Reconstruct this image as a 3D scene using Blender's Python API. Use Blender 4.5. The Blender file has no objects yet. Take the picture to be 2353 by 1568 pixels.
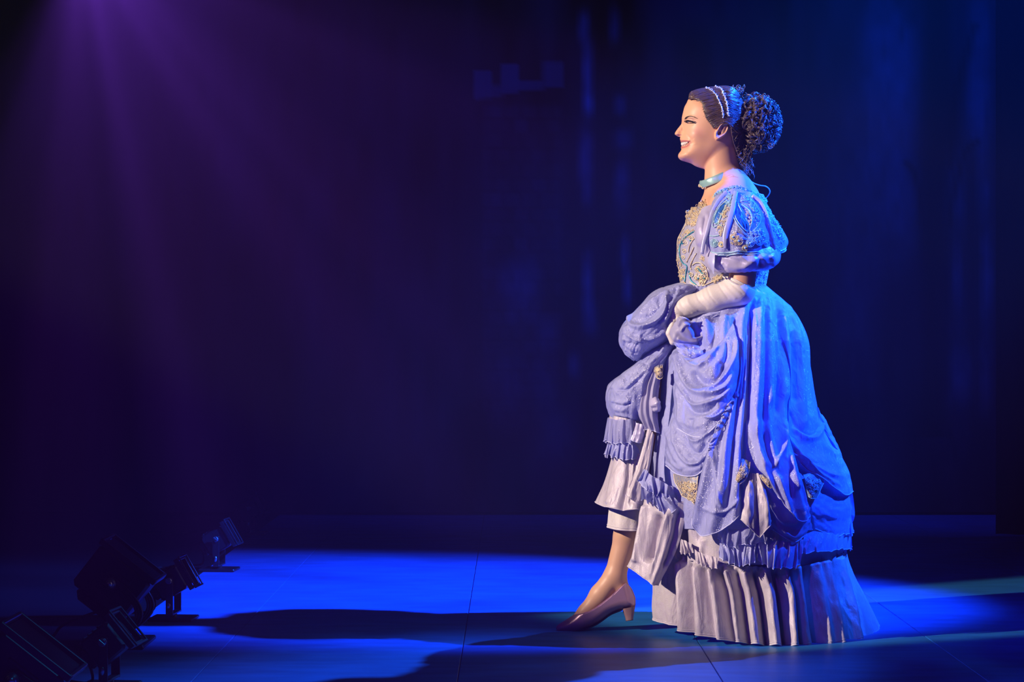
import bpy, math, random
import numpy as np
from mathutils import Vector

C = bpy.context.scene.collection
scene = bpy.context.scene
random.seed(7)
RNG = np.random.default_rng(7)

# ------------------------------------------------------------------ measures
# metres; the performer stands in the plane y = 0, the camera 7.7 m in front of it.
CAM_D, CAM_H, FPX = 7.7, 0.915, 5556.0
S = CAM_D / FPX                     # metres per photo pixel in the performer's plane


def P(x, y, d=0.0):
    """photo measure (x right, y down) taken at d pixels in front of the performer's plane -> metres"""
    x = np.asarray(x, float); y = np.asarray(y, float); d = np.asarray(d, float)
    k = (CAM_D - d * S) / CAM_D
    return np.stack([(x - 1176.5) * S * k, -d * S + 0 * x, CAM_H - (y - 784.0) * S * k], -1)


def floor_row(d):
    return 784.0 + CAM_H / S / ((CAM_D - d * S) / CAM_D)


# ------------------------------------------------------------------ camera, world, lights, exposure
cam_data = bpy.data.cameras.new('camera')
cam_data.lens = 85.0
cam_data.sensor_width = 36.0 * (2353 / FPX) / (36 / 85.0)
cam_data.clip_end = 100
cam = bpy.data.objects.new('camera', cam_data)
C.objects.link(cam)
cam.location = (0, -CAM_D, CAM_H)
cam.rotation_euler = (math.pi / 2, 0, 0)
scene.camera = cam

vs = scene.view_settings
vs.view_transform = 'Standard'; vs.look = 'None'; vs.gamma = 1.0
vs.use_curve_mapping = False
vs.exposure = 0.0
cy = scene.cycles
cy.use_adaptive_sampling = True
cy.adaptive_threshold = 0.015
cy.use_denoising = True
cy.max_bounces = 6; cy.diffuse_bounces = 3; cy.glossy_bounces = 3
cy.transmission_bounces = 4; cy.transparent_max_bounces = 8; cy.volume_bounces = 0
cy.sample_clamp_indirect = 4.0
cy.caustics_reflective = False; cy.caustics_refractive = False

world = bpy.data.worlds.new('dark_theatre'); scene.world = world
world.use_nodes = True
wn = world.node_tree
wn.nodes['Background'].inputs['Color'].default_value = (0.012, 0.014, 0.05, 1)
wn.nodes['Background'].inputs['Strength'].default_value = 0.05
haze = wn.nodes.new('ShaderNodeVolumeScatter')            # theatre haze that makes the beams visible
haze.inputs['Color'].default_value = (1, 1, 1, 1)
haze.inputs['Density'].default_value = 0.0065
haze.inputs['Anisotropy'].default_value = 0.25
wn.links.new(haze.outputs[0], wn.nodes['World Output'].inputs['Volume'])


def spot(name, loc, target, power, color, angle, blend, radius=0.05, gobo=None, shutters=None):
    l = bpy.data.lights.new(name, 'SPOT')
    l.energy = power; l.color = color; l.spot_size = math.radians(angle); l.spot_blend = blend
    l.shadow_soft_size = radius
    o = bpy.data.objects.new(name, l); C.objects.link(o)
    o.location = loc
    o.rotation_euler = (Vector(target) - Vector(loc)).to_track_quat('-Z', 'Y').to_euler()
    if shutters:                                          # four framing shutters with a soft edge: left, right, bottom, top (tangents)
        l.use_nodes = True
        nt = l.node_tree; em = nt.nodes['Emission']
        tc = nt.nodes.new('ShaderNodeTexCoord'); sep = nt.nodes.new('ShaderNodeSeparateXYZ')
        nt.links.new(tc.outputs['Normal'], sep.inputs[0])
        prev = None
        for ax, edge, sgn in (('X', shutters[0], 1), ('X', shutters[1], -1), ('Y', shutters[2], 1), ('Y', shutters[3], -1)):
            dv = nt.nodes.new('ShaderNodeMath'); dv.operation = 'DIVIDE'
            ab = nt.nodes.new('ShaderNodeMath'); ab.operation = 'ABSOLUTE'
            nt.links.new(sep.outputs['Z'], ab.inputs[0])
            nt.links.new(sep.outputs[ax], dv.inputs[0]); nt.links.new(ab.outputs[0], dv.inputs[1])
            mr = nt.nodes.new('ShaderNodeMapRange'); mr.interpolation_type = 'SMOOTHSTEP'
            mr.inputs['From Min'].default_value = edge - sgn * shutters[4]; mr.inputs['From Max'].default_value = edge + sgn * shutters[4]
            nt.links.new(dv.outputs[0], mr.inputs['Value'])
            if prev is None: prev = mr.outputs[0]
            else:
                mu = nt.nodes.new('ShaderNodeMath'); mu.operation = 'MULTIPLY'
                nt.links.new(prev, mu.inputs[0]); nt.links.new(mr.outputs[0], mu.inputs[1]); prev = mu.outputs[0]
        nt.links.new(prev, em.inputs['Strength'])
    if gobo:                                              # a breakup gobo in the lantern's gate
        scale, lo, hi, stretch, rot, floorv = gobo
        l.use_nodes = True
        nt = l.node_tree; em = nt.nodes['Emission']
        tc = nt.nodes.new('ShaderNodeTexCoord')
        sep = nt.nodes.new('ShaderNodeSeparateXYZ')
        nt.links.new(tc.outputs['Normal'], sep.inputs[0])
        ax = nt.nodes.new('ShaderNodeMath'); ax.operation = 'DIVIDE'
        ay = nt.nodes.new('ShaderNodeMath'); ay.operation = 'DIVIDE'
        for m, k in ((ax, 'X'), (ay, 'Y')):
            nt.links.new(sep.outputs[k], m.inputs[0]); nt.links.new(sep.outputs['Z'], m.inputs[1])
        cb = nt.nodes.new('ShaderNodeCombineXYZ')
        nt.links.new(ax.outputs[0], cb.inputs[0]); nt.links.new(ay.outputs[0], cb.inputs[1])
        mp = nt.nodes.new('ShaderNodeMapping'); mp.inputs['Scale'].default_value = (scale * stretch, scale, 1)
        mp.inputs['Rotation'].default_value = (0, 0, rot)
        nt.links.new(cb.outputs[0], mp.inputs[0])
        nz = nt.nodes.new('ShaderNodeTexNoise'); nz.inputs['Scale'].default_value = 1.0; nz.inputs['Detail'].default_value = 2
        nt.links.new(mp.outputs[0], nz.inputs['Vector'])
        mr = nt.nodes.new('ShaderNodeMapRange'); mr.interpolation_type = 'SMOOTHSTEP'
        mr.inputs['From Min'].default_value = lo; mr.inputs['From Max'].default_value = hi
        mr.inputs['To Min'].default_value = floorv
        nt.links.new(nz.outputs['Fac'], mr.inputs['Value'])
        nt.links.new(mr.outputs[0], em.inputs['Strength'])
    return o


# blue side light from stage left, about 46 degrees high: throws her shadow across to the left
spot('blue_side_light', (3.62, -0.28, 3.95), (0.04, 0.90, 0.10), 10500, (0.006, 0.080, 1.0), 34.5, 0.8, 0.05, gobo=(9, 0.25, 0.6, 1.0, 0.4, 0.55))
# warm follow spot from the house, far to the left
spot('warm_key_light', (-5.4, -3.5, 3.5), (0.62, 0.0, 0.92), 3400, (1.0, 0.80, 0.63), 19, 0.2, 0.05, shutters=(-0.078, 0.076, -0.125, 0.14, 0.006))
# violet wash from high front left
spot('violet_wash_light', (-2.2, -5.2, 3.9), (0.5, 0.1, 0.5), 150, (0.36, 0.04, 1.0), 30, 0.6, 0.12)
# violet light hung low at the front left: its beam hangs in the haze at the top left
spot('violet_beam_light', (-0.770, -3.4, 1.650), (-0.28, -3.52, 0.80), 950, (0.27, 0.058, 1.0), 118, 1.0, 0.015, gobo=(3.6, 0.38, 0.64, 1.0, 0.6, 0.10))
# teal breakup over the stage front, blue wash over the painted cloth
spot('teal_breakup_light', (2.0, -1.5, 4.2), (0.6, -1.3, 0.0), 80, (0.010, 0.25, 0.7), 60, 0.6, 0.04, gobo=(8, 0.45, 0.6, 0.35, 0.3, 0.0))
spot('blue_cloth_light', (3.4, 3.9, 5.2), (2.9, 5.0, 2.3), 170, (0.004, 0.06, 1.0), 56, 0.9, 0.2)
spot('blue_cloth_light', (2.4, 1.8, 4.8), (1.2, 5.0, 2.0), 170, (0.004, 0.05, 1.0), 60, 0.9, 0.2)
# teal-blue back light from high upstage left: rims hair, shoulder and the back of the gown, spills on the stage front
spot('teal_back_light', (2.5, 2.3, 4.4), (0.78, 0.0, 1.36), 2700, (0.010, 0.18, 1.0), 22, 0.5, 0.05, shutters=(-0.11, 0.11, -0.07, 0.13, 0.06))


# ------------------------------------------------------------------ helpers: objects
def link(name, me, mat=None, parent=None, **props):
    o = bpy.data.objects.new(name, me); C.objects.link(o)
    if mat is not None and me is not None:
        for m in (mat if isinstance(mat, (list, tuple)) else [mat]):
            me.materials.append(m)
    if parent is not None:
        o.parent = parent
        o.matrix_parent_inverse = parent.matrix_basis.inverted()
    for k, v in props.items():
        if v is not None: o[k] = v
    return o


def empty(name, loc, **props):
    o = bpy.data.objects.new(name, None); C.objects.link(o); o.location = loc
    o.empty_display_size = 0.1
    for k, v in props.items(): o[k] = v
    return o


def make_mesh(name, verts, faces, smooth=True, loops=None):
    """faces: int array (n,4) or (n,3), or a list of lists"""
    me = bpy.data.meshes.new(name)
    verts = np.asarray(verts, np.float32).reshape(-1, 3)
    if isinstance(faces, np.ndarray):
        n, k = faces.shape
        me.vertices.add(len(verts)); me.vertices.foreach_set('co', verts.ravel())
        me.loops.add(n * k); me.loops.foreach_set('vertex_index', faces.astype(np.int32).ravel())
        me.polygons.add(n)
        me.polygons.foreach_set('loop_start', np.arange(0, n * k, k, dtype=np.int32))
        me.update(calc_edges=True); me.validate()
    else:
        me.from_pydata(verts.tolist(), [], faces); me.update()
    me.polygons.foreach_set('use_smooth', np.full(len(me.polygons), smooth))
    return me


class MB:
    """collects tubes, blobs, boxes and plates as one mesh"""
    def __init__(self): self.v = []; self.f = []; self.n = 0

    def add(self, v, f):
        v = np.asarray(v, float).reshape(-1, 3)
        self.v.append(v); self.f += [[i + self.n for i in q] for q in f]; self.n += len(v)

    def tube(self, pts, r, sides=6, cap=True, closed=False):
        pts = np.asarray(pts, float); n = len(pts)
        if n < 2: return
        r = np.broadcast_to(np.asarray(r, float), (n,))
        t = np.gradient(pts, axis=0)
        if closed: t = np.roll(pts, -1, 0) - np.roll(pts, 1, 0)
        t /= np.linalg.norm(t, axis=1)[:, None] + 1e-12
        ref = np.array([0.0, 1.0, 0.0])
        a = np.cross(t, ref); bad = np.linalg.norm(a, axis=1) < 0.2
        a[bad] = np.cross(t[bad], [1.0, 0, 0.1])
        for i in range(1, n):
            if np.dot(a[i], a[i - 1]) < 0: a[i] = -a[i]
        a /= np.linalg.norm(a, axis=1)[:, None]; b = np.cross(t, a)
        th = np.linspace(0, 2 * math.pi, sides, endpoint=False)
        v = pts[:, None] + r[:, None, None] * (a[:, None] * np.cos(th)[None, :, None] + b[:, None] * np.sin(th)[None, :, None])
        f = []
        for i in range(n if closed else n - 1):
            i2 = (i + 1) % n
            for j in range(sides):
                j2 = (j + 1) % sides
                f.append((i * sides + j, i * sides + j2, i2 * sides + j2, i2 * sides + j))
        if cap and not closed:
            f.append(tuple(range(sides))[::-1]); f.append(tuple((n - 1) * sides + j for j in range(sides)))
        self.add(v.reshape(-1, 3), f)

    def blob(self, c, r, seg=6, rings=4, rot=None):
        r = np.broadcast_to(np.asarray(r, float), (3,))
        v = [(0, 0, 1)]
        for i in range(1, rings):
            p = math.pi * i / rings
            for j in range(seg):
                q = 2 * math.pi * j / seg
                v.append((math.sin(p) * math.cos(q), math.sin(p) * math.sin(q), math.cos(p)))
        v.append((0, 0, -1)); v = np.array(v) * r
        if rot is not None: v = v @ np.asarray(rot).T
        f = [(0, 1 + j, 1 + (j + 1) % seg) for j in range(seg)]
        for i in range(rings - 2):
            for j in range(seg):
                a = 1 + i * seg + j; b = 1 + i * seg + (j + 1) % seg
                f.append((a, a + seg, b + seg, b))
        k = len(v) - 1; o = 1 + (rings - 2) * seg
        f += [(k, o + (j + 1) % seg, o + j) for j in range(seg)]
        self.add(v + np.asarray(c), f)

    def box(self, c, size, rot=None, bevel=0.0):
        """box with chamfered edges along its length"""
        sx, sy, sz = np.asarray(size) / 2
        b = min(bevel, sx * .9, sz * .9, sy * .9)
        if b > 0:
            prof = [(-sx + b, -sz), (sx - b, -sz), (sx, -sz + b), (sx, sz - b), (sx - b, sz), (-sx + b, sz), (-sx, sz - b), (-sx, -sz + b)]
            v = []
            for y, k in ((-sy, b), (-sy + b, 0), (sy - b, 0), (sy, b)):
                for x, z in prof:
                    v.append((x - np.sign(x) * k * .7, y, z - np.sign(z) * k * .7))
            f = [tuple(range(8)), tuple(31 - i for i in range(8))]
            for q in range(3):
                for j in range(8):
                    j2 = (j + 1) % 8
                    f.append((q * 8 + j, (q + 1) * 8 + j, (q + 1) * 8 + j2, q * 8 + j2))
        else:
            v = [(x, y, z) for x in (-sx, sx) for y in (-sy, sy) for z in (-sz, sz)]
            f = [(0, 1, 3, 2), (4, 6, 7, 5), (0, 4, 5, 1), (2, 3, 7, 6), (0, 2, 6, 4), (1, 5, 7, 3)]
        v = np.array(v, float)
        if rot is not None: v = v @ np.asarray(rot).T
        self.add(v + np.asarray(c), f)

    def cyl(self, a, b, r, seg=16, r2=None, bevel=0.0):
        a = np.asarray(a, float); b = np.asarray(b, float); r2 = r if r2 is None else r2
        u = (b - a) / np.linalg.norm(b - a)
        if bevel > 0:
            self.tube([a, a + u * bevel * .01, a + u * bevel, b - u * bevel, b - u * bevel * .01, b], [r - bevel, r - bevel, r, r2, r2 - bevel, r2 - bevel], seg)
        else:
            self.tube([a, b], [r, r2], seg)

    def mesh(self, name, smooth=False):
        me = bpy.data.meshes.new(name)
        v = np.concatenate(self.v) if self.v else np.zeros((0, 3))
        me.from_pydata(v.tolist(), [], self.f); me.update()
        me.polygons.foreach_set('use_smooth', np.full(len(me.polygons), smooth))
        return me


# ------------------------------------------------------------------ helpers: interpolation, noise, strokes
def crm(pts, n):
    """Catmull-Rom through control values along axis 0, n samples"""
    pts = np.asarray(pts, float); m = len(pts)
    if m == 2:
        t = np.linspace(0, 1, n).reshape((-1,) + (1,) * (pts.ndim - 1))
        return pts[0] * (1 - t) + pts[1] * t
    e = np.concatenate([[2 * pts[0] - pts[1]], pts, [2 * pts[-1] - pts[-2]]])
    t = np.linspace(0, m - 1, n); i = np.minimum(t.astype(int), m - 2); f = (t - i).reshape((-1,) + (1,) * (pts.ndim - 1))
    p0, p1, p2, p3 = e[i], e[i + 1], e[i + 2], e[i + 3]
    return 0.5 * (2 * p1 + (p2 - p0) * f + (2 * p0 - 5 * p1 + 4 * p2 - p3) * f ** 2 + (3 * p1 - p0 - 3 * p2 + p3) * f ** 3)


def vnoise(u, v, seed=0):
    """smooth value noise in [-1,1]"""
    iu = np.floor(u).astype(np.int64); iv = np.floor(v).astype(np.int64)
    fu = u - iu; fv = v - iv
    fu = fu * fu * (3 - 2 * fu); fv = fv * fv * (3 - 2 * fv)

    def h(a, b):
        x = (a * 374761393 + b * 668265263 + seed * 974711) & 0x7fffffff
        x = ((x ^ (x >> 13)) * 1274126177) & 0x7fffffff
        return ((x ^ (x >> 16)) & 0xffff) / 32767.5 - 1
    return (h(iu, iv) * (1 - fu) + h(iu + 1, iv) * fu) * (1 - fv) + (h(iu, iv + 1) * (1 - fu) + h(iu + 1, iv + 1) * fu) * fv


def seg_dist(px, py, pts):
    """distance to a polyline and the place 0..1 along it"""
    pts = np.asarray(pts, float)
    best = np.full(px.shape, 1e9); at = np.zeros(px.shape)
    L = np.concatenate([[0], np.cumsum(np.hypot(*np.diff(pts[:, :2], axis=0).T))])
    for i in range(len(pts) - 1):
        ax, ay = pts[i, :2]; bx, by = pts[i + 1, :2]
        dx, dy = bx - ax, by - ay; q = dx * dx + dy * dy + 1e-9
        t = np.clip(((px - ax) * dx + (py - ay) * dy) / q, 0, 1)
        d = np.hypot(px - ax - t * dx, py - ay - t * dy)
        m = d < best
        best = np.where(m, d, best); at = np.where(m, (L[i] + t * (L[i + 1] - L[i])) / L[-1], at)
    return best, at


def strokes_at(px, py, strokes):
    """strokes: (points, width, height[, profile]); the points are smoothed, the ends taper"""
    out = np.zeros(px.shape)
    for st in strokes:
        pts, w, h = st[0], st[1], st[2]
        taper = st[3] if len(st) > 3 else 0.15
        pts = np.array(pts, float)
        m = (px > pts[:, 0].min() - 3 * w) & (px < pts[:, 0].max() + 3 * w) & (py > pts[:, 1].min() - 3 * w) & (py < pts[:, 1].max() + 3 * w)
        if not m.any(): continue
        pts = crm(pts, max(8, 4 * len(pts)))
        d, a = seg_dist(px[m], py[m], pts)
        e = 1.0
        if taper > 0: e = np.clip(np.minimum(a, 1 - a) / taper, 0, 1); e = e * e * (3 - 2 * e)
        out[m] += h * np.exp(-(d / w) ** 2) * e
    return out


def poly_sd(px, py, poly):
    """signed distance to a closed polygon, positive inside"""
    poly = np.asarray(poly, float); n = len(poly)
    d = np.full(px.shape, 1e9); ins = np.zeros(px.shape, bool)
    for i in range(n):
        ax, ay = poly[i]; bx, by = poly[(i + 1) % n]
        dx, dy = bx - ax, by - ay
        t = np.clip(((px - ax) * dx + (py - ay) * dy) / (dx * dx + dy * dy + 1e-9), 0, 1)
        d = np.minimum(d, np.hypot(px - ax - t * dx, py - ay - t * dy))
        c = (ay > py) != (by > py)
        with np.errstate(divide='ignore', invalid='ignore'):
            xi = ax + (py - ay) / (by - ay + 1e-12) * dx
        ins ^= c & (px < xi)
    return np.where(ins, d, -d)


def grid_normals(g):
    du = np.gradient(g, axis=0); dv = np.gradient(g, axis=1)
    n = np.cross(du, dv); n /= np.linalg.norm(n, axis=-1)[..., None] + 1e-12
    return n


def grid_faces(nu, nv, closed=False):
    i = np.arange(nu if closed else nu - 1); j = np.arange(nv - 1)
    I, J = np.meshgrid(i, j, indexing='ij'); I2 = (I + 1) % nu
    return np.stack([I * nv + J, I2 * nv + J, I2 * nv + J + 1, I * nv + J + 1], -1).reshape(-1, 4)


def add_uv(me, nu, nv, su=1.0, sv=1.0):
    uv = me.uv_layers.new(name='UVMap')
    n = len(me.loops); idx = np.empty(n, np.int32); me.loops.foreach_get('vertex_index', idx)
    out = np.stack([(idx // nv) / max(nu - 1, 1) * su, (idx % nv) / (nv - 1) * sv], -1)
    uv.data.foreach_set('uv', out.astype(np.float32).ravel())

# ------------------------------------------------------------------ materials
def mat(name, color, rough=0.5, metal=0.0, spec=0.5, bump=None, vary=None, sheen=0.0, transl=None, alpha=None, glitter=None, emit=None, attr=None, coat=0.0, crinkle=None, ior=None):
    m = bpy.data.materials.new(name); m.use_nodes = True
    nt = m.node_tree; N = nt.nodes; L = nt.links
    b = N['Principled BSDF']
    b.inputs['Base Color'].default_value = (*color, 1)
    b.inputs['Roughness'].default_value = rough; b.inputs['Metallic'].default_value = metal
    b.inputs['Specular IOR Level'].default_value = spec
    b.inputs['Sheen Weight'].default_value = sheen
    b.inputs['Sheen Roughness'].default_value = 0.35; b.inputs['Sheen Tint'].default_value = (0.85, 0.9, 1, 1)
    b.inputs['Coat Roughness'].default_value = 0.32; b.inputs['Coat IOR'].default_value = 2.2
    b.inputs['Coat Weight'].default_value = coat
    tc = N.new('ShaderNodeTexCoord')
    if vary:                                             # (second colour, scale, stretch xyz)
        c2, sc, st = vary
        mp = N.new('ShaderNodeMapping'); mp.inputs['Scale'].default_value = st
        L.new(tc.outputs['Object'], mp.inputs[0])
        nz = N.new('ShaderNodeTexNoise'); nz.inputs['Scale'].default_value = sc; nz.inputs['Detail'].default_value = 4
        L.new(mp.outputs[0], nz.inputs['Vector'])
        mr = N.new('ShaderNodeMapRange'); mr.inputs['From Min'].default_value = 0.35; mr.inputs['From Max'].default_value = 0.65
        L.new(nz.outputs['Fac'], mr.inputs['Value'])
        mx = N.new('ShaderNodeMix'); mx.data_type = 'RGBA'
        mx.inputs['A'].default_value = (*color, 1); mx.inputs['B'].default_value = (*c2, 1)
        L.new(mr.outputs[0], mx.inputs['Factor']); L.new(mx.outputs['Result'], b.inputs['Base Color'])
    if attr:
        at = N.new('ShaderNodeAttribute'); at.attribute_name = attr
        L.new(at.outputs['Color'], b.inputs['Base Color'])
    if bump:                                             # (scale, strength, distance, stretch)
        sc, st, di, sr = bump
        mp = N.new('ShaderNodeMapping'); mp.inputs['Scale'].default_value = sr
        L.new(tc.outputs['Object'], mp.inputs[0])
        nz = N.new('ShaderNodeTexNoise'); nz.inputs['Scale'].default_value = sc; nz.inputs['Detail'].default_value = 3
        L.new(mp.outputs[0], nz.inputs['Vector'])
        bp = N.new('ShaderNodeBump'); bp.inputs['Strength'].default_value = st; bp.inputs['Distance'].default_value = di
        L.new(nz.outputs['Fac'], bp.inputs['Height']); L.new(bp.outputs[0], b.inputs['Normal'])
        if crinkle:                                      # soft creases under the grain
            sc, st, di, sr = crinkle
            mp = N.new('ShaderNodeMapping'); mp.inputs['Scale'].default_value = sr
            L.new(tc.outputs['Object'], mp.inputs[0])
            nz = N.new('ShaderNodeTexNoise'); nz.inputs['Scale'].default_value = sc; nz.inputs['Detail'].default_value = 2; nz.inputs['Distortion'].default_value = 0.6
            L.new(mp.outputs[0], nz.inputs['Vector'])
            b2 = N.new('ShaderNodeBump'); b2.inputs['Strength'].default_value = st; b2.inputs['Distance'].default_value = di
            L.new(nz.outputs['Fac'], b2.inputs['Height']); L.new(b2.outputs[0], bp.inputs['Normal'])
    out = N['Material Output']; last = b.outputs[0]
    if transl:                                           # cloth lets light through: (colour, amount)
        tr = N.new('ShaderNodeBsdfTranslucent'); tr.inputs['Color'].default_value = (*transl[0], 1)
        ms = N.new('ShaderNodeMixShader'); ms.inputs[0].default_value = transl[1]
        L.new(last, ms.inputs[1]); L.new(tr.outputs[0], ms.inputs[2]); last = ms.outputs[0]
    if glitter:                                          # tiny specks of foil in the weave: (scale, share)
        vo = N.new('ShaderNodeTexVoronoi'); vo.inputs['Scale'].default_value = glitter[0]
        L.new(tc.outputs['Object'], vo.inputs['Vector'])
        sx = N.new('ShaderNodeSeparateColor'); L.new(vo.outputs['Color'], sx.inputs[0])
        lt = N.new('ShaderNodeMath'); lt.operation = 'LESS_THAN'; lt.inputs[1].default_value = glitter[1]
        L.new(sx.outputs[0], lt.inputs[0])
        g = N.new('ShaderNodeBsdfGlossy'); g.inputs['Roughness'].default_value = 0.5; g.inputs['Color'].default_value = (0.8, 0.82, 0.95, 1)
        nm = N.new('ShaderNodeVectorMath'); nm.operation = 'MULTIPLY_ADD'
        nm.inputs[1].default_value = (1.1, 1.1, 1.1); nm.inputs[2].default_value = (-.55, -.55, -.55)
        L.new(vo.outputs['Color'], nm.inputs[0])
        ge = N.new('ShaderNodeNewGeometry')
        ad = N.new('ShaderNodeVectorMath'); ad.operation = 'ADD'
        L.new(ge.outputs['Normal'], ad.inputs[0]); L.new(nm.outputs[0], ad.inputs[1])
        no = N.new('ShaderNodeVectorMath'); no.operation = 'NORMALIZE'; L.new(ad.outputs[0], no.inputs[0])
        L.new(no.outputs[0], g.inputs['Normal'])
        ms = N.new('ShaderNodeMixShader'); L.new(lt.outputs[0], ms.inputs[0]); L.new(last, ms.inputs[1]); L.new(g.outputs[0], ms.inputs[2])
        last = ms.outputs[0]
    if alpha is not None:                                # open weave
        tp = N.new('ShaderNodeBsdfTransparent')
        ms = N.new('ShaderNodeMixShader'); ms.inputs[0].default_value = alpha
        L.new(tp.outputs[0], ms.inputs[1]); L.new(last, ms.inputs[2]); last = ms.outputs[0]
    if last is not b.outputs[0]: L.new(last, out.inputs['Surface'])
    return m


M_skin = mat('skin', (0.78, 0.47, 0.34), 0.45, spec=0.4, attr='tint')
M_organza = mat('periwinkle_organza', (0.38, 0.41, 0.80), 0.5, spec=0.5, bump=(600, 0.7, 0.0016, (1, 1, 1)), crinkle=(34, 0.7, 0.012, (1, 1, 0.35)), vary=((0.46, 0.49, 0.86), 26, (1, 1, 0.3)), sheen=0.55, transl=((0.40, 0.48, 0.95), 0.18), glitter=(1300, 0.05))
M_sheer = mat('sheer_organza', (0.42, 0.44, 0.80), 0.5, spec=0.5, bump=(700, 0.5, 0.0012, (1, 1, 1)), crinkle=(50, 0.5, 0.008, (1, 1, 0.5)), sheen=0.6, transl=((0.42, 0.48, 0.95), 0.28), alpha=0.82, glitter=(1500, 0.02))
M_satin = mat('lavender_satin', (0.52, 0.465, 0.555), 0.48, metal=0.08, spec=0.45, bump=(300, 0.35, 0.002, (1, 1, 1)), crinkle=(26, 0.7, 0.012, (1, 1, 0.3)), vary=((0.57, 0.53, 0.59), 45, (1, 1, 1)), sheen=0.04)
M_satin_pale = mat('pale_lavender_satin', (0.54, 0.51, 0.74), 0.4, metal=0.12, spec=0.5, bump=(260, 0.2, 0.002, (1, 1, 1)), crinkle=(30, 0.45, 0.008, (1, 1, 0.5)))
M_lining = mat('grey_lilac_lining', (0.36, 0.35, 0.55), 0.5, bump=(80, 0.2, 0.003, (1, 1, .3)))
M_petticoat = mat('off_white_cotton', (0.70, 0.66, 0.64), 0.8, bump=(160, 0.35, 0.003, (1, 1, 1)), vary=((0.60, 0.55, 0.56), 30, (1, 1, 1)))
M_hem = mat('hem_stitching', (0.62, 0.58, 0.66), 0.7)
M_organza_hem = mat('organza_rolled_hem', (0.62, 0.65, 0.92), 0.45)
M_glove = mat('ivory_glove', (0.80, 0.74, 0.69), 0.55, bump=(220, 0.15, 0.002, (1, 1, 1)), sheen=0.2)
M_gold = mat('gold_braid', (0.93, 0.76, 0.48), 0.36, metal=0.35, bump=(500, 0.5, 0.002, (1, 1, 1)))
M_teal = mat('turquoise_braid', (0.03, 0.36, 0.50), 0.35, metal=0.4)
M_aqua = mat('pale_aqua_braid', (0.45, 0.75, 0.86), 0.4, metal=0.2, bump=(500, 0.5, 0.002, (1, 1, 1)))
M_brocade = mat('dull_blue_brocade', (0.22, 0.26, 0.42), 0.45, metal=0.2, bump=(180, 0.6, 0.003, (1, 1, 1)), vary=((0.40, 0.34, 0.28), 160, (1, 1, 1)))
M_lace = mat('ivory_lace', (0.74, 0.72, 0.68), 0.6, bump=(300, 0.6, 0.003, (1, 1, 1)))
M_bodice = mat('silver_lilac_satin', (0.44, 0.44, 0.60), 0.42, metal=0.12, bump=(260, 0.2, 0.002, (1, 1, 1)), crinkle=(40, 0.3, 0.006, (1, 1, 0.5)))
M_petal = mat('cobalt_satin', (0.03, 0.16, 0.62), 0.38, metal=0.2, bump=(400, 0.3, 0.002, (1, 1, 1)))
M_ribbon = mat('lilac_ribbon', (0.50, 0.52, 0.84), 0.4, metal=0.1)
M_choker = mat('aqua_satin_ribbon', (0.36, 0.62, 0.62), 0.3, metal=0.3)
M_crystal = mat('crystal', (0.92, 0.95, 1.0), 0.18, metal=0.15, spec=1.0)
M_hair = mat('dark_brown_hair', (0.085, 0.056, 0.075), 0.38, spec=0.7, coat=0.25, bump=(400, 0.25, 0.002, (1, 1, 1)), vary=((0.12, 0.070, 0.058), 60, (1, 1, 1)))
M_lash = mat('black_lash', (0.012, 0.009, 0.010), 0.5)
M_brow = mat('dark_brow', (0.06, 0.03, 0.022), 0.6)
M_eye = mat('eye_white', (0.72, 0.68, 0.66), 0.2)
M_iris = mat('dark_iris', (0.05, 0.03, 0.02), 0.15)
M_teeth = mat('teeth', (0.86, 0.80, 0.72), 0.25)
M_shoe = mat('rose_leather', (0.42, 0.25, 0.36), 0.28, metal=0.35, spec=0.6, bump=(120, 0.15, 0.002, (1, 1, 1)))
M_sole = mat('dark_sole', (0.06, 0.04, 0.05), 0.6)
M_heel = mat('rose_brown_heel', (0.32, 0.19, 0.19), 0.4)
M_cable = mat('microphone_cable', (0.35, 0.50, 0.60), 0.4)


# ------------------------------------------------------------------ the person: body as one continuous surface
Xc = np.concatenate([np.arange(1262, 1500, 3.0), np.arange(1500, 1544, 3.0), np.arange(1544, 1716, 1.0), np.arange(1716, 1850, 4.0)])
Yc = np.concatenate([np.arange(196, 400, 1.0), np.arange(400, 470, 2.0), np.arange(470, 1200, 5.0), np.arange(1200, 1470, 3.0)])
Dc = np.concatenate([np.arange(-200, -64, 4.0), np.arange(-64, 64.1, 1.5), np.arange(68, 204, 4.0)])


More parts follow.
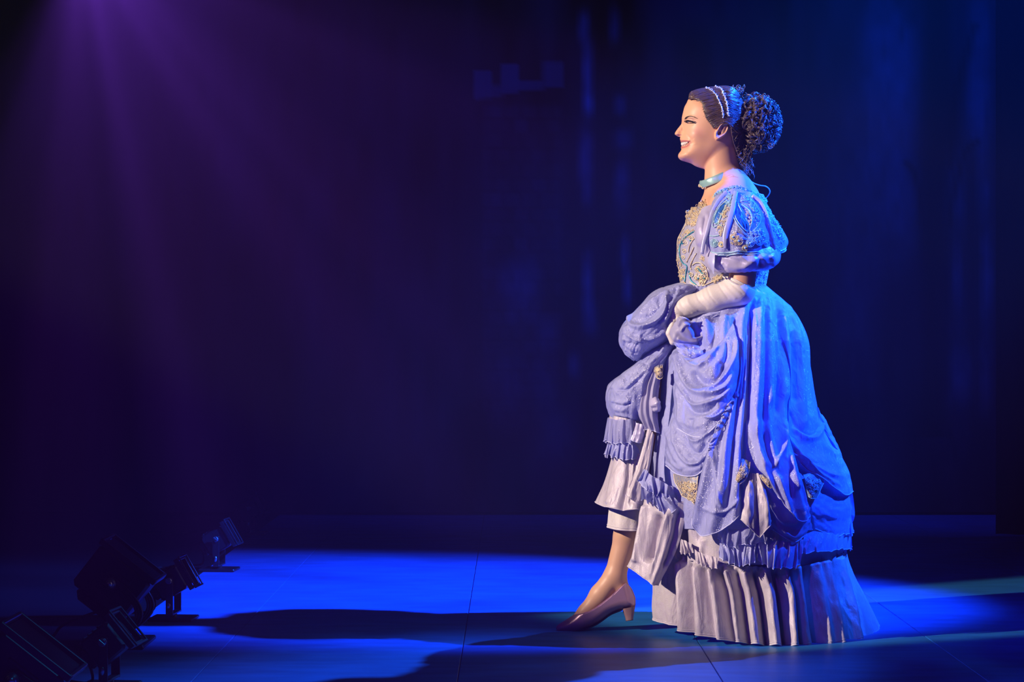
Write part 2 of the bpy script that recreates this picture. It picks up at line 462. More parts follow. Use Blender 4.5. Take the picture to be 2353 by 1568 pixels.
class Field:
    """a signed distance field on a rectilinear grid, grown from rounded parts by smooth union"""
    def __init__(self, xs, ys, ds):
        self.xs, self.ys, self.ds = xs, ys, ds
        self.f = np.full((len(xs), len(ys), len(ds)), 60.0, np.float32)

    def box(self, lo, hi, pad):
        s = []
        for c, a, b in zip((self.xs, self.ys, self.ds), lo, hi):
            i0 = np.searchsorted(c, a - pad); i1 = np.searchsorted(c, b + pad)
            s.append(slice(max(i0, 0), min(i1, len(c))))
        X = self.xs[s[0]][:, None, None].astype(np.float32); Y = self.ys[s[1]][None, :, None].astype(np.float32); D = self.ds[s[2]][None, None, :].astype(np.float32)
        return tuple(s), X, Y, D

    def smin(self, sl, d, k):
        f = self.f[sl]
        h = np.clip(0.5 + 0.5 * (f - d) / k, 0, 1)
        self.f[sl] = f * (1 - h) + d * h - k * h * (1 - h)

    def cone(self, a, b, ra, rb, k=8, pad=24):
        """a, b = (x, y, d)"""
        a = np.array(a, float); b = np.array(b, float); R = max(ra, rb)
        lo = np.minimum(a, b) - R; hi = np.maximum(a, b) + R
        sl, X, Y, D = self.box(lo, hi, pad)
        u = b - a; q = float(u @ u) + 1e-9
        t = np.clip(((X - a[0]) * u[0] + (Y - a[1]) * u[1] + (D - a[2]) * u[2]) / q, 0, 1)
        d = np.sqrt((X - a[0] - t * u[0]) ** 2 + (Y - a[1] - t * u[1]) ** 2 + (D - a[2] - t * u[2]) ** 2) - (ra + (rb - ra) * t)
        self.smin(sl, d.astype(np.float32), k)

    def chain(self, pts, k=8):
        for p, q in zip(pts[:-1], pts[1:]): self.cone(p[:3], q[:3], p[3], q[3], k)

    def ell(self, c, r, k=10, pad=24):
        c = np.array(c, float); r = np.array(r, float)
        sl, X, Y, D = self.box(c - r, c + r, pad)
        X, Y, D = (X - c[0]) / r[0], (Y - c[1]) / r[1], (D - c[2]) / r[2]
        n = np.sqrt(X * X + Y * Y + D * D); g = np.sqrt((X / r[0]) ** 2 + (Y / r[1]) ** 2 + (D / r[2]) ** 2) + 1e-6
        self.smin(sl, (n * (n - 1) / g).astype(np.float32), k)

    def surface(self):
        """naive surface nets -> vertices (x, y, d), quads"""
        f = self.f; s = f < 0
        nx, ny, nd = f.shape
        c = np.zeros((nx - 1, ny - 1, nd - 1), np.uint8)
        for i in (0, 1):
            for j in (0, 1):
                for k in (0, 1):
                    c += s[i:nx - 1 + i, j:ny - 1 + j, k:nd - 1 + k]
        act = (c > 0) & (c < 8)
        ci = np.argwhere(act); n = len(ci)
        ids = np.full(act.shape, -1, np.int32); ids[act] = np.arange(n)
        acc = np.zeros((n, 3)); cnt = np.zeros(n)
        co = [self.xs, self.ys, self.ds]
        cor = np.array([(i, j, k) for i in (0, 1) for j in (0, 1) for k in (0, 1)])
        for a in range(8):
            for b in range(a + 1, 8):
                if np.abs(cor[a] - cor[b]).sum() != 1: continue
                A = ci + cor[a]; B = ci + cor[b]
                fa = f[A[:, 0], A[:, 1], A[:, 2]]; fb = f[B[:, 0], B[:, 1], B[:, 2]]
                m = (fa < 0) != (fb < 0)
                t = fa[m] / (fa[m] - fb[m])
                for ax in range(3):
                    pa = co[ax][A[m, ax]]; pb = co[ax][B[m, ax]]
                    acc[m, ax] += pa + (pb - pa) * t
                cnt[m] += 1
        v = acc / cnt[:, None]
        quads = []
        for ax in range(3):
            lo = [slice(None)] * 3; hi = [slice(None)] * 3
            lo[ax] = slice(0, -1); hi[ax] = slice(1, None)
            e = s[tuple(lo)] != s[tuple(hi)]
            o = [x for x in range(3) if x != ax]
            m = np.argwhere(e)
            ok = np.ones(len(m), bool)
            for x in o: ok &= (m[:, x] > 0) & (m[:, x] < f.shape[x] - 1)
            m = m[ok]
            q = []
            for da, db in ((-1, -1), (0, -1), (0, 0), (-1, 0)):
                p = m.copy(); p[:, o[0]] += da; p[:, o[1]] += db
                q.append(ids[p[:, 0], p[:, 1], p[:, 2]])
            q = np.stack(q, 1)
            flip = s[m[:, 0], m[:, 1], m[:, 2]]
            if ax == 1: flip = ~flip
            q[flip] = q[flip][:, ::-1]
            quads.append(q)
        return v, np.concatenate(quads)


# --- the head's side view: outline, then half-width behind every point of it
HEAD = [(1584, 226), (1577, 238), (1572.6, 246), (1569.5, 258), (1567.2, 268), (1566.6, 275), (1567.6, 283), (1568.5, 292), (1567.5, 303), (1563.5, 314), (1562.3, 319.5),
        (1563.6, 323.5), (1563.8, 326), (1566.2, 329), (1567.2, 332), (1566.8, 335), (1565.0, 337.2), (1564.6, 340), (1565.6, 343.5), (1563.6, 348), (1559.6, 353), (1558, 358.8), (1559.6, 364), (1565.5, 369),
        (1575, 372), (1588.5, 376.5), (1602, 384), (1625, 388), (1650, 372), (1672, 352), (1690, 330), (1702, 300), (1708, 265), (1700, 234), (1675, 214), (1640, 207.5), (1607, 213)]
NOSE = [(1570, 270), (1566.4, 279), (1565.6, 284.5), (1561.4, 290.5), (1554.5, 299.4), (1550.6, 306.2), (1551.4, 310), (1556.5, 313.2), (1561, 315), (1568, 314.2), (1575.5, 312.6), (1577.6, 307), (1575, 300), (1573, 290), (1572.5, 278)]
EAR = [(1645, 322.5), (1641.6, 316), (1642.5, 305), (1647, 297), (1652, 288), (1659, 282), (1668, 280.3), (1674, 284.5), (1675.6, 293), (1672, 304), (1664, 313), (1655, 318.5), (1649, 322.8)]
MOUTH = [(1562, 327.5), (1568, 326.3), (1576, 325.6), (1585.5, 325.2), (1583.5, 329.5), (1577.5, 333.8), (1570, 336.8), (1562, 337.5)]


def lerp(y, tab):
    tab = np.array(tab, float)
    f = np.linspace(tab[0, 0] - 20, tab[-1, 0] + 20, 400); g = np.interp(f, tab[:, 0], tab[:, 1])
    st = f[1] - f[0]; kx = np.arange(-int(18 / st), int(18 / st) + 1) * st
    kk = np.exp(-(kx / 7.0) ** 2); kk /= kk.sum()
    g = np.convolve(np.pad(g, len(kx) // 2, mode='edge'), kk, 'valid')
    return np.interp(y, f, g)


def closed_curve(poly, n=4):
    poly = np.array(poly, float); m = len(poly)
    e = np.concatenate([poly[-2:], poly, poly[:3]])
    return crm(e, (m + 4) * n + 1)[2 * n:2 * n + m * n]


def sstep(a, b, x):
    t = np.clip((x - a) / (b - a), 0, 1); return t * t * (3 - 2 * t)


def bump2(x, y, cx, cy, rx, ry, h, rot=0.0):
    c, s_ = math.cos(rot), math.sin(rot)
    u = ((x - cx) * c + (y - cy) * s_) / rx; v = (-(x - cx) * s_ + (y - cy) * c) / ry
    return h * np.exp(-(u * u + v * v))


HEAD = closed_curve(HEAD, 3); NOSE = closed_curve(NOSE, 3); EAR = closed_curve(EAR, 3)


def blur2(a, n):
    for _ in range(n):
        p = np.pad(a, 1, mode='edge')
        a = (p[:-2, 1:-1] + p[2:, 1:-1] + p[1:-1, :-2] + p[1:-1, 2:] + 2 * p[1:-1, 1:-1]) / 6
    return a


def head_relief(x, y):
    """(Q of the head, Q of the nose): half-width squared, negative outside the outline"""
    sd = poly_sd(x, y, HEAD)
    Wm = lerp(y, [(200, 52), (245, 56), (290, 53), (320, 49), (340, 46), (355, 40), (366, 31), (376, 22), (388, 18)])
    R = lerp(y, [(200, 58), (250, 64), (300, 60), (325, 50), (345, 38), (360, 28), (372, 24)])
    t = np.minimum(sd / R, 1)
    Q = np.where(sd > 0, Wm ** 2 * (2 * t - t * t), Wm ** 2 * 2 * sd / R)
    m = sstep(3, 10, sd)
    Q = Q * (1 - m) + blur2(Q, 60) * m
    W = np.sqrt(np.maximum(Q, 0))
    dW = (bump2(x, y, 1582, 281, 11, 7, -4.2) + bump2(x, y, 1583.5, 280, 6.5, 4.5, 3.4) + bump2(x, y, 1584, 268.5, 12, 4, 2.0, 0.15)
          + bump2(x, y, 1594, 307, 15, 11, 3.6, 0.3) + bump2(x, y, 1608, 266, 16, 18, -2.0) + bump2(x, y, 1618, 328, 18, 12, -1.2)
          + bump2(x, y, 1567, 358, 9, 8, 1.6) + bump2(x, y, 1574, 343, 9, 4, -1.2)
          + strokes_at(x, y, [([(1577, 308), (1583, 314), (1588, 320), (1590.5, 327), (1589.5, 333)], 2.6, -1.2),
                              ([(1592, 320), (1597, 327), (1596, 334)], 5, .6),
                              ([(1562, 324.6), (1569, 323.4), (1577, 323.4), (1585, 324.3)], 2.0, 1.5, .1),
                              ([(1563, 340), (1571, 339.6), (1579, 336.4), (1585, 330.5)], 2.2, 1.7, .1),
                              ([(1570, 286.5), (1577, 288.2), (1588, 287), (1596, 282)], 2.2, -0.9),
                              ([(1573, 277.0), (1580, 273.4), (1588, 273.8), (1597, 279)], 1.5, -1.0),
                              ([(1569, 350), (1580, 353)], 4, -0.8)]))
    mo = poly_sd(x, y, MOUTH)
    dW = dW - 5.0 * sstep(0.0, 2.0, mo)
    e = poly_sd(x, y, EAR)
    rim = np.exp(-((e - 2.4) / 1.7) ** 2) * sstep(1640, 1652, x)
    ear = 7.5 * sstep(-0.3, 3.5, e) + 3.2 * rim
    ear -= bump2(x, y, 1653.5, 305.5, 3.2, 5.0, 6.5, 0.5) + bump2(x, y, 1660, 293, 2.6, 6, 3.0, 0.55) + bump2(x, y, 1669.5, 291, 1.6, 8, 2.2, 0.35)
    ear += bump2(x, y, 1645.5, 304, 2.0, 3.5, 2.5) + bump2(x, y, 1649, 317, 4, 4, 2.2)
    ear *= sstep(-0.5, 1.5, e)
    W2 = np.maximum(W + dW * sstep(2, 14, W), 0) + ear
    Q = np.where(sd > 0, W2 ** 2, Q)
    ns = poly_sd(x, y, NOSE)
    Wn = lerp(y, [(268, 6.5), (284, 7.5), (296, 9.5), (303, 12), (309, 14.2), (315, 13)]) + bump2(x, y, 1571, 308.5, 4.2, 4, 3.2) - bump2(x, y, 1563, 303, 4, 3.5, 1.6)
    Rn = lerp(y, [(268, 9), (300, 9), (315, 6.5)])
    t = np.minimum(ns / Rn, 1)
    Qn = np.where(ns > 0, Wn ** 2 * (2 * t - t * t), Wn ** 2 * 2 * ns / Rn)
    Wq = np.sqrt(np.maximum(Qn, 0)) - bump2(x, y, 1560.5, 311.4, 3.2, 1.6, 6.5, 0.2)
    Qn = np.where(ns > 0, np.maximum(Wq, 0) ** 2, Qn)
    return Q.astype(np.float32), Qn.astype(np.float32)


def relief_dist(Q, D, soft):
    Q = Q[:, :, None]; a = np.abs(D)
    return (D * D - Q) / (a + np.sqrt(np.maximum(Q, 0)) + soft)


F = Field(Xc, Yc, Dc)
# torso, neck and shoulders
F.ell((1668, 545, 0), (82, 105, 98), 10)
F.ell((1668, 740, 0), (88, 110, 118), 40)
F.cone((1672, 474, -92), (1672, 474, 92), 44, 44, 40)
F.ell((1700, 480, 0), (52, 70, 105), 30)
F.cone((1654, 340, 0), (1664, 424, 0), 39, 41, 10)
F.cone((1664, 420, 0), (1672, 476, 0), 41, 60, 16)
for s_ in (-1, 1):
    F.cone((1690, 424, 26 * s_), (1702, 464, 106 * s_), 30, 30, 24)
    arm = [(1706, 482, 118 * s_, 31), (1716, 560, 146 * s_, 32), (1702, 664, 146 * s_, 31), (1640, 688, 140 * s_, 28), (1585, 704, 134 * s_, 22), (1556, 716, 130 * s_, 18)]
    F.chain(arm, 8)
    hand = [(1556, 716, 130 * s_, 17), (1546, 742, 124 * s_, 15), (1543, 752, 122 * s_, 14)]
    F.chain(hand, 6)
    for q in range(4):
        dd = s_ * (140 - 12 * q)
        F.chain([(1546, 746, dd, 7.5), (1537 + q, 768, dd, 7), (1546, 786 - q, dd, 6.5), (1560, 780, dd, 6)], 2)
    F.chain([(1556, 730, s_ * 140, 8), (1566, 752, s_ * 148, 7.5), (1560, 772, s_ * 146, 6.5)], 3)
# near leg stepping forward, far leg carrying the weight
F.chain([(1652, 780, 52, 78), (1556, 920, 46, 60), (1486, 1045, 40, 40), (1466, 1120, 39, 39), (1440, 1230, 38, 28), (1414, 1322, 38, 24)], 14)
F.ell((1474, 1130, 40), (34, 70, 34), 16)
F.chain([(1412, 1326, 38, 25), (1380, 1368, 38, 24), (1346, 1408, 38, 18), (1316, 1432, 38, 11), (1300, 1440, 38, 7)], 10)
F.chain([(1414, 1326, 38, 23), (1434, 1366, 38, 18)], 8)
F.chain([(1682, 780, -52, 78), (1706, 920, -50, 58), (1722, 1060, -48, 40), (1734, 1160, -48, 36), (1738, 1330, -48, 22)], 14)
F.chain([(1738, 1336, -48, 24), (1712, 1400, -48, 22), (1664, 1424, -48, 12)], 8)
# head, with the nose grown into it
sl, X, Y, D = F.box((1548, 202, -62), (1692, 390, 62), 3)
sl = (slice(np.searchsorted(Xc, 1545), np.searchsorted(Xc, 1716)), sl[1], sl[2])
X = Xc[sl[0]][:, None, None].astype(np.float32)
gx, gy = np.meshgrid(Xc[sl[0]], Yc[sl[1]], indexing='ij')
Qh, Qn = head_relief(gx, gy)
dh = relief_dist(Qh, D, 14.0)
HEADFIELD = (sl, dh.copy())
dn = relief_dist(Qn, D, 5.0)
k = 3.0
h = np.clip(0.5 + 0.5 * (dh - dn) / k, 0, 1)
dh = dh * (1 - h) + dn * h - k * h * (1 - h)
F.smin(sl, dh.astype(np.float32), 5.0)
bv, bq = F.surface()
bx, by, bd = bv.T

# skin tones that belong to the skin: lips, blush, hose on the legs, scalp under the hair
tint = np.tile(np.array([0.78, 0.43, 0.265]), (len(bv), 1))


def blend(m, col):
    global tint
    tint = tint * (1 - m[:, None]) + np.array(col) * m[:, None]


blend(0.45 * np.exp(-(((bx - 1603) / 17) ** 2 + ((by - 304) / 13) ** 2)), (0.72, 0.30, 0.28))
blend(0.5 * np.exp(-(((bx - 1590) / 10) ** 2 + ((by - 274) / 5) ** 2)) * (bx < 1620), (0.50, 0.28, 0.30))
lipm = sstep(0.15, 0.6, strokes_at(bx, by, [([(1560, 325), (1568, 324), (1577, 323.8), (1585.5, 325)], 1.5, 1, 0), ([(1562, 339), (1571, 338.6), (1579, 335.6), (1585.5, 329)], 1.5, 1, 0)])) * ((by < 345) & (by > 318))
blend(lipm * 0.85, (0.50, 0.10, 0.12))
inm = ((poly_sd(bx, by, MOUTH) > 0.8) & (by < 340)).astype(float)
blend(inm * 0.9, (0.20, 0.04, 0.04))
blend(((by > 1100)).astype(float), (0.62, 0.36, 0.23))
me = make_mesh('body', P(bx, by, bd), bq)
ca = me.color_attributes.new('tint', 'FLOAT_COLOR', 'POINT')
ca.data.foreach_set('color', np.concatenate([tint, np.ones((len(tint), 1))], 1).astype(np.float32).ravel())
person = link('person', me, M_skin, label='person in a periwinkle off-shoulder ball gown and ivory gloves stepping left across the stage', category='person')


# ------------------------------------------------------------------ cloth builders
def finish(name, g, closed, material, parent, hem=None, solid=0.0, **props):
    """grid of design points -> mesh object"""
    nu, nv = g.shape[:2]
    me = make_mesh(name, P(g[..., 0], g[..., 1], g[..., 2]).reshape(-1, 3), grid_faces(nu, nv, closed))
    o = link(name, me, material, parent, **props)
    return o


def loft(name, rings, nu, nv, material, parent, strokes=(), fn=None, power=1.0, **props):
    """rings: (xl, yl, xr, yr, centre depth, front depth, back depth, front sag, back sag)"""
    R = crm(np.array(rings, float), nv)
    th = np.linspace(0, 2 * math.pi, nu, endpoint=False)[:, None]
    c = np.cos(th); s = np.sin(th)
    if power != 1.0:
        c = np.sign(c) * np.abs(c) ** power; s = np.sign(s) * np.abs(s) ** power
    mx, my = (R[:, 0] + R[:, 2]) / 2, (R[:, 1] + R[:, 3]) / 2
    hx, hy = (R[:, 2] - R[:, 0]) / 2, (R[:, 3] - R[:, 1]) / 2
    x = mx + c * hx; fr = np.maximum(s, 0); bk = np.maximum(-s, 0)
    y = my + c * hy + fr * R[:, 7] + bk * R[:, 8]
    d = R[:, 4] + fr * R[:, 5] - bk * R[:, 6]
    g = np.stack([x, y, d], -1)
    e = np.concatenate([g[-1:], g, g[:1]], 0)
    n = grid_normals(e)[1:-1]
    ctr = np.stack([mx, my, R[:, 4]], -1)[None]
    flip = ((g - ctr) * n).sum(-1) < 0
    n[flip] *= -1
    disp = np.zeros(x.shape)
    if len(strokes): disp += strokes_at(x, y, strokes) * np.clip(s * 3, 0, 1)
    if fn: disp += fn(th + 0 * x, np.linspace(0, 1, nv)[None] + 0 * x, x, y)
    g = g + n * disp[..., None]
    o = finish(name, g, True, material, parent, **props)
    return o, g


def patch(name, cols, nu, nv, material, parent, base=None, strokes=(), fn=None, side=1, **props):
    """cols: columns left to right, each a list of (x, y, depth) from top to bottom"""
    g = np.array([crm(np.array(c, float), nv) for c in cols])
    g = crm(g, nu)
    if base is not None: g[..., 2] += base(g[..., 0], g[..., 1])
    n = grid_normals(g)
    flip = n[..., 2] < 0
    if flip.mean() > 0.5: n = -n
    u = np.linspace(0, 1, nu)[:, None] + 0 * g[..., 0]; v = np.linspace(0, 1, nv)[None] + 0 * g[..., 0]
    disp = np.zeros(u.shape)
    if len(strokes): disp += strokes_at(g[..., 0], g[..., 1], strokes)
    if fn: disp += fn(u, v, g[..., 0], g[..., 1])
    g = g + n * disp[..., None]
    if side < 0: g = g * np.array([1, 1, -1.0])
    o = finish(name, g, False, material, parent, **props)
    return o, g


def edge_tube(name, pts, r, material, parent, wobble=0.0, sides=5, **props):
    pts = np.array(pts, float)
    if wobble: pts = pts + RNG.normal(0, wobble, pts.shape)
    m = MB(); m.tube(P(*pts.T), r * S, sides)
    return link(name, m.mesh(name, True), material, parent, **props)


class Lookup:
    """depth of a built surface at (x, y), front side"""
    def __init__(self, g, cell=4.0):
        p = g.reshape(-1, 3); self.c = cell
        self.d = {}
        for x, y, d in p:
            k = (int(x // cell), int(y // cell))
            if k not in self.d or self.d[k] < d: self.d[k] = d

    def __call__(self, x, y):
        x = np.asarray(x, float); out = np.zeros(x.shape)
        for i, (a, b) in enumerate(zip(x.ravel(), np.asarray(y, float).ravel())):
            k = (int(a // self.c), int(b // self.c)); best = None
            for r in (0, 1, 2, 3, 5, 8):
                c = [self.d[(k[0] + i2, k[1] + j2)] for i2 in range(-r, r + 1) for j2 in range(-r, r + 1) if (k[0] + i2, k[1] + j2) in self.d]
                if c: best = float(np.mean(c)); break
            out.ravel()[i] = best if best is not None else 0.0
        return out


def braid(m, pts, r, look=None, lift=1.5, side=1, n=None, sides=5):
    """a cord laid on a surface: pts (x, y[, d])"""
    pts = np.array(pts, float)
    q = crm(pts, n or max(10, len(pts) * 5))
    d = (look(q[:, 0], q[:, 1]) + lift) if look is not None else q[:, 2]
    if look is not None:
        d = np.convolve(np.pad(d, 2, mode='edge'), np.ones(5) / 5, 'valid')
    m.tube(P(q[:, 0], q[:, 1], d * side), r * S, sides)


def scroll(cx, cy, r, turns=1.4, rot=0.0, tail=0.0):
    t = np.linspace(0, 1, 16)
    a = rot + t * turns * 2 * math.pi; rr = r * (1 - 0.8 * t)
    return np.stack([cx + rr * np.cos(a), cy + rr * np.sin(a)], -1)


def loops_in(poly, n, r0, r1, seed):
    """many little braid loops inside a region"""
    g = np.random.default_rng(seed); poly = np.array(poly, float)
    n = int(n * 1.5); lo, hi = poly.min(0), poly.max(0); out = []
    while len(out) < n:
        c = lo + g.random(2) * (hi - lo)
        if poly_sd(np.array([c[0]]), np.array([c[1]]), poly)[0] < 0: continue
        r = g.uniform(r0, r1) * .8; a0 = g.random() * 6.28; w = g.uniform(0.6, 1.1)
        t = np.linspace(0, g.uniform(4.2, 6.8), 9)
        out.append(np.stack([c[0] + r * np.cos(a0 + t) * w, c[1] + r * np.sin(a0 + t)], -1))
    return out


# ------------------------------------------------------------------ face details
hgx, hgy = np.arange(1540, 1720, 1.0), np.arange(200, 392, 1.0)
_a, _b = np.meshgrid(hgx, hgy, indexing='ij')
HQ = np.maximum(head_relief(_a, _b)[0], 0)
HQ = np.sqrt(HQ)


def headW(x, y):
    fx = np.clip(np.asarray(x, float) - 1540, 0, 178.9); fy = np.clip(np.asarray(y, float) - 200, 0, 190.9)
    i, j = fx.astype(int), fy.astype(int); u, v = fx - i, fy - j
    return (HQ[i, j] * (1 - u) + HQ[i + 1, j] * u) * (1 - v) + (HQ[i, j + 1] * (1 - u) + HQ[i + 1, j + 1] * u) * v


m = MB()
for row, (yy, ry) in enumerate(((330.4, 5.2), (336.8, 1.8))):
    for s_ in (-1, 1):
        for q, xx in enumerate((1567.4, 1569.8, 1572.8, 1576.0, 1579.4)):
            y = yy - (0.30 if row == 0 else 0.62) * (xx - 1568)
            w = max(float(headW(xx, 331)) + (.2 if row == 0 else -1.2), 2.0)
            hh = ry * (1, 1, .92, .78, .6)[q]; w -= (0, 0, 0, .4, 1.2)[q]
            m.blob(P(xx + (1.0 if row else 0.0), y, s_ * w), np.array((2.7, 3.4, hh)) * S, 9, 7)
link('teeth', m.mesh('teeth', True), M_teeth, person, kind='stuff')
for s_ in (-1, 1):
    w = float(headW(1581, 280))
    m = MB(); m.blob(P(1581.0, 280.6, s_ * (w - 1.2)), np.array((5.0, 3.0, 1.7)) * S, 12, 8)
    eye = link('eye', m.mesh('eye', True), M_eye, person)
    m = MB(); m.blob(P(1577.6, 280.2, s_ * (w - 0.2)), np.array((2.5, 2.6, 2.5)) * S, 10, 6)
    link('iris', m.mesh('iris', True), M_iris, eye)
    m = MB()
    lid = crm([(1574.2, 279.6), (1578, 277.6), (1584, 277.9), (1590, 279.8), (1596, 282.4)], 24)
    wl = headW(lid[:, 0], lid[:, 1]) + 1.2
    m.tube(P(lid[:, 0], lid[:, 1], s_ * wl), np.interp(np.linspace(0, 1, 24), [0, .3, .8, 1], [.6, 1.5, 1.8, .5]) * S, 6)
    for q in range(22):
        i = 1 + q; x, y, d = lid[i, 0], lid[i, 1], wl[i]
        t = q / 21; L = 4.6 + 2.0 * math.sin(t * 3.1)
        pts = [(x, y, d), (x - L * .25 * (1 - 1.2 * t), y + 1.2, d + L * .45), (x - L * .45 * (1 - 2 * t), y + 0.8 - t, d + L * .8), (x - L * .6 * (1 - 2.2 * t), y - 2.0 - t, d + L * 1.0)]
        pp = crm(pts, 7); m.tube(P(pp[:, 0], pp[:, 1], s_ * pp[:, 2]), np.linspace(.8, .2, 7) * S, 4)
    low = crm([(1574.5, 281.6), (1580, 282.9), (1588, 283.1), (1596, 282.6)], 14)
    m.tube(P(low[:, 0], low[:, 1], s_ * (headW(low[:, 0], low[:, 1]) + .8)), np.linspace(.4, .8, 14) * S, 5)
    link('eyelashes', m.mesh('eyelashes', True), M_lash, person, kind='stuff')
    m = MB()
    bl = crm([(1573.2, 274), (1576.5, 270.2), (1582, 267.6), (1588, 267.2), (1594, 268.8), (1599, 271.4)], 46)
    wv = headW(bl[:, 0], bl[:, 1]) + .5
    m.tube(P(bl[:, 0], bl[:, 1], s_ * wv), np.interp(np.linspace(0, 1, 46), [0, .15, .6, 1], [.5, 1.3, .9, .25]) * S, 6)
    for q in range(46):
        for jj in range(1):
            x, y = bl[q] + RNG.normal(0, .35, 2)
            e = np.array([(x, y), (x + 2.2, y - .9 + .045 * q), (x + 4.2, y - .8 + .05 * q)])
            wv = headW(e[:, 0], e[:, 1]) + .7
            m.tube(P(e[:, 0], e[:, 1], s_ * wv), np.array([.4, .4, .12]) * S * (1.05 - .014 * q), 4)
    link('eyebrow', m.mesh('eyebrow', True), M_brow, person, kind='stuff')

# ------------------------------------------------------------------ hair: combed back, headband, curly bun, nape curls
HAIRCAP = closed_curve([(1583, 229), (1583, 219), (1589, 213), (1602, 207.5), (1622, 203.5), (1645, 200), (1672, 198.5), (1690, 207), (1704, 226), (1717, 260), (1716, 300), (1708, 340), (1716, 372), (1718, 392), (1708, 388), (1700, 368), (1692, 348), (1685, 328), (1680, 306),
                        (1677, 284), (1669, 277), (1657, 281), (1650, 287), (1644, 294), (1639, 296), (1635, 288), (1625, 276), (1619, 262), (1616, 250), (1613, 238), (1606, 230), (1594, 227)], 3)
H = Field(np.arange(1572, 1730, 1.5), np.arange(190, 402, 1.5), np.arange(-72, 72.1, 2.0))
gx2, gy2 = np.meshgrid(H.xs, H.ys, indexing='ij')
sd2 = poly_sd(gx2, gy2, HAIRCAP)
HB = [(1578, 232), (1580, 219), (1589, 211), (1602, 206), (1622, 202.5), (1645, 199), (1672, 197.5), (1692, 206), (1707, 226), (1719, 260), (1718, 300), (1710, 340), (1715, 372), (1708, 394), (1640, 400), (1600, 330), (1578, 280)]
sdb = poly_sd(gx2, gy2, closed_curve(HB, 3))
Wh = lerp(gy2, [(200, 58), (245, 61), (290, 58), (320, 53), (345, 47), (360, 43), (395, 41)])
tt = np.minimum(np.maximum(sdb, -20) / 60, 1)
Qx = np.where(sdb > 0, Wh ** 2 * (2 * tt - tt * tt), Wh ** 2 * tt)
Qx = blur2(Qx, 6)
comb = vnoise(gy2 * .35 + gx2 * .10, gx2 * .03, 5) * 1.1 + vnoise(gy2 * .8 + gx2 * .25, gx2 * .05, 6) * .6
Qx = np.where(Qx > 0, np.maximum(np.sqrt(np.maximum(Qx, 0)) + comb, .5) ** 2, Qx)
dh2 = relief_dist(Qx.astype(np.float32), H.ds[None, None, :].astype(np.float32), 10)
H.f = np.maximum(dh2, -np.minimum(sd2, 8)[:, :, None]).astype(np.float32)
v, q = H.surface()
hair = link('hair', make_mesh('hair', P(*v.T), q), M_hair, person, label='dark brown hair combed back into a high bun of loose curls')
SQH = np.sqrt(np.maximum(Qx, 0))


def hairW(x, y):
    i = np.clip(((np.asarray(x) - 1572) / 1.5).astype(int), 0, len(H.xs) - 1); j = np.clip(((np.asarray(y) - 190) / 1.5).astype(int), 0, len(H.ys) - 1)
    return SQH[i, j]


def strand(m, pts3, r, sides=4, n=14):
    q = crm(np.array(pts3, float), n)
    m.tube(P(*q.T), r * S * np.interp(np.linspace(0, 1, n), [0, .12, .7, 1], [.35, 1, .9, .25]), sides)


m = MB()
g_ = np.random.default_rng(3)
front = crm([(1584, 226), (1600, 229), (1612, 236), (1616, 250), (1619, 263), (1626, 277), (1636, 289), (1646, 292), (1658, 280), (1670, 279)], 200)
for s_ in (-1, 1):
    for q in range(200):
        x0, y0 = front[q] + g_.normal(0, 1.5, 2)
        tx, ty = 1700 + g_.normal(0, 5), 222 + 78 * (q / 199) ** .8 + g_.normal(0, 5)
        t = np.linspace(0, 1, 9)
        lift = (1 - np.abs(q / 100 - 1)) * 6 + 12 * (1 - q / 200)
        x = x0 + (tx - x0) * t; y = y0 + (ty - y0) * t - np.sin(t * math.pi) * lift * .9 + g_.normal(0, .4)
        d = hairW(x, y) + .4 + g_.uniform(-.3, .9)
        strand(m, np.stack([x, y, s_ * d], -1), g_.uniform(.5, 1.0), 4, 13)
    top = crm([(1583, 224), (1586, 214), (1600, 207), (1622, 202.5), (1645, 199.5), (1672, 198.5), (1690, 207), (1703, 224)], 15)
    ref = crm([(1584, 228), (1592, 221), (1606, 214), (1626, 210), (1648, 208), (1672, 209), (1688, 216), (1700, 228)], 15)
    for q in range(90):                                   # over the crown
        f = (q / 90) ** 1.3 * 1.25; w_ = top + (ref - top) * f + g_.normal(0, .25, (1, 2))
        i0 = g_.integers(0, 3); w_ = w_[i0:]
        d = hairW(w_[:, 0], w_[:, 1]) + g_.uniform(-.3, 1.0)
        strand(m, np.stack([w_[:, 0], w_[:, 1] - .6, s_ * np.maximum(d, 1)], -1), g_.uniform(.5, .95), 4, 22)
    for q in range(60):                                   # combed up from the nape
        y0 = g_.uniform(318, 384); x0 = 1680 + (y0 - 306) * .34 + g_.uniform(0, 18)
        tx, ty = x0 + 16 + g_.normal(0, 2), 300 + g_.normal(0, 6)
        t = np.linspace(0, 1, 7)
        x = x0 + (tx - x0) * t; y = y0 + (ty - y0) * t
        strand(m, np.stack([x, y, s_ * (hairW(x, y) + .6)], -1), g_.uniform(.6, 1.1), 4, 9)
link('combed_strands', m.mesh('combed_strands', True), M_hair, hair, kind='stuff')

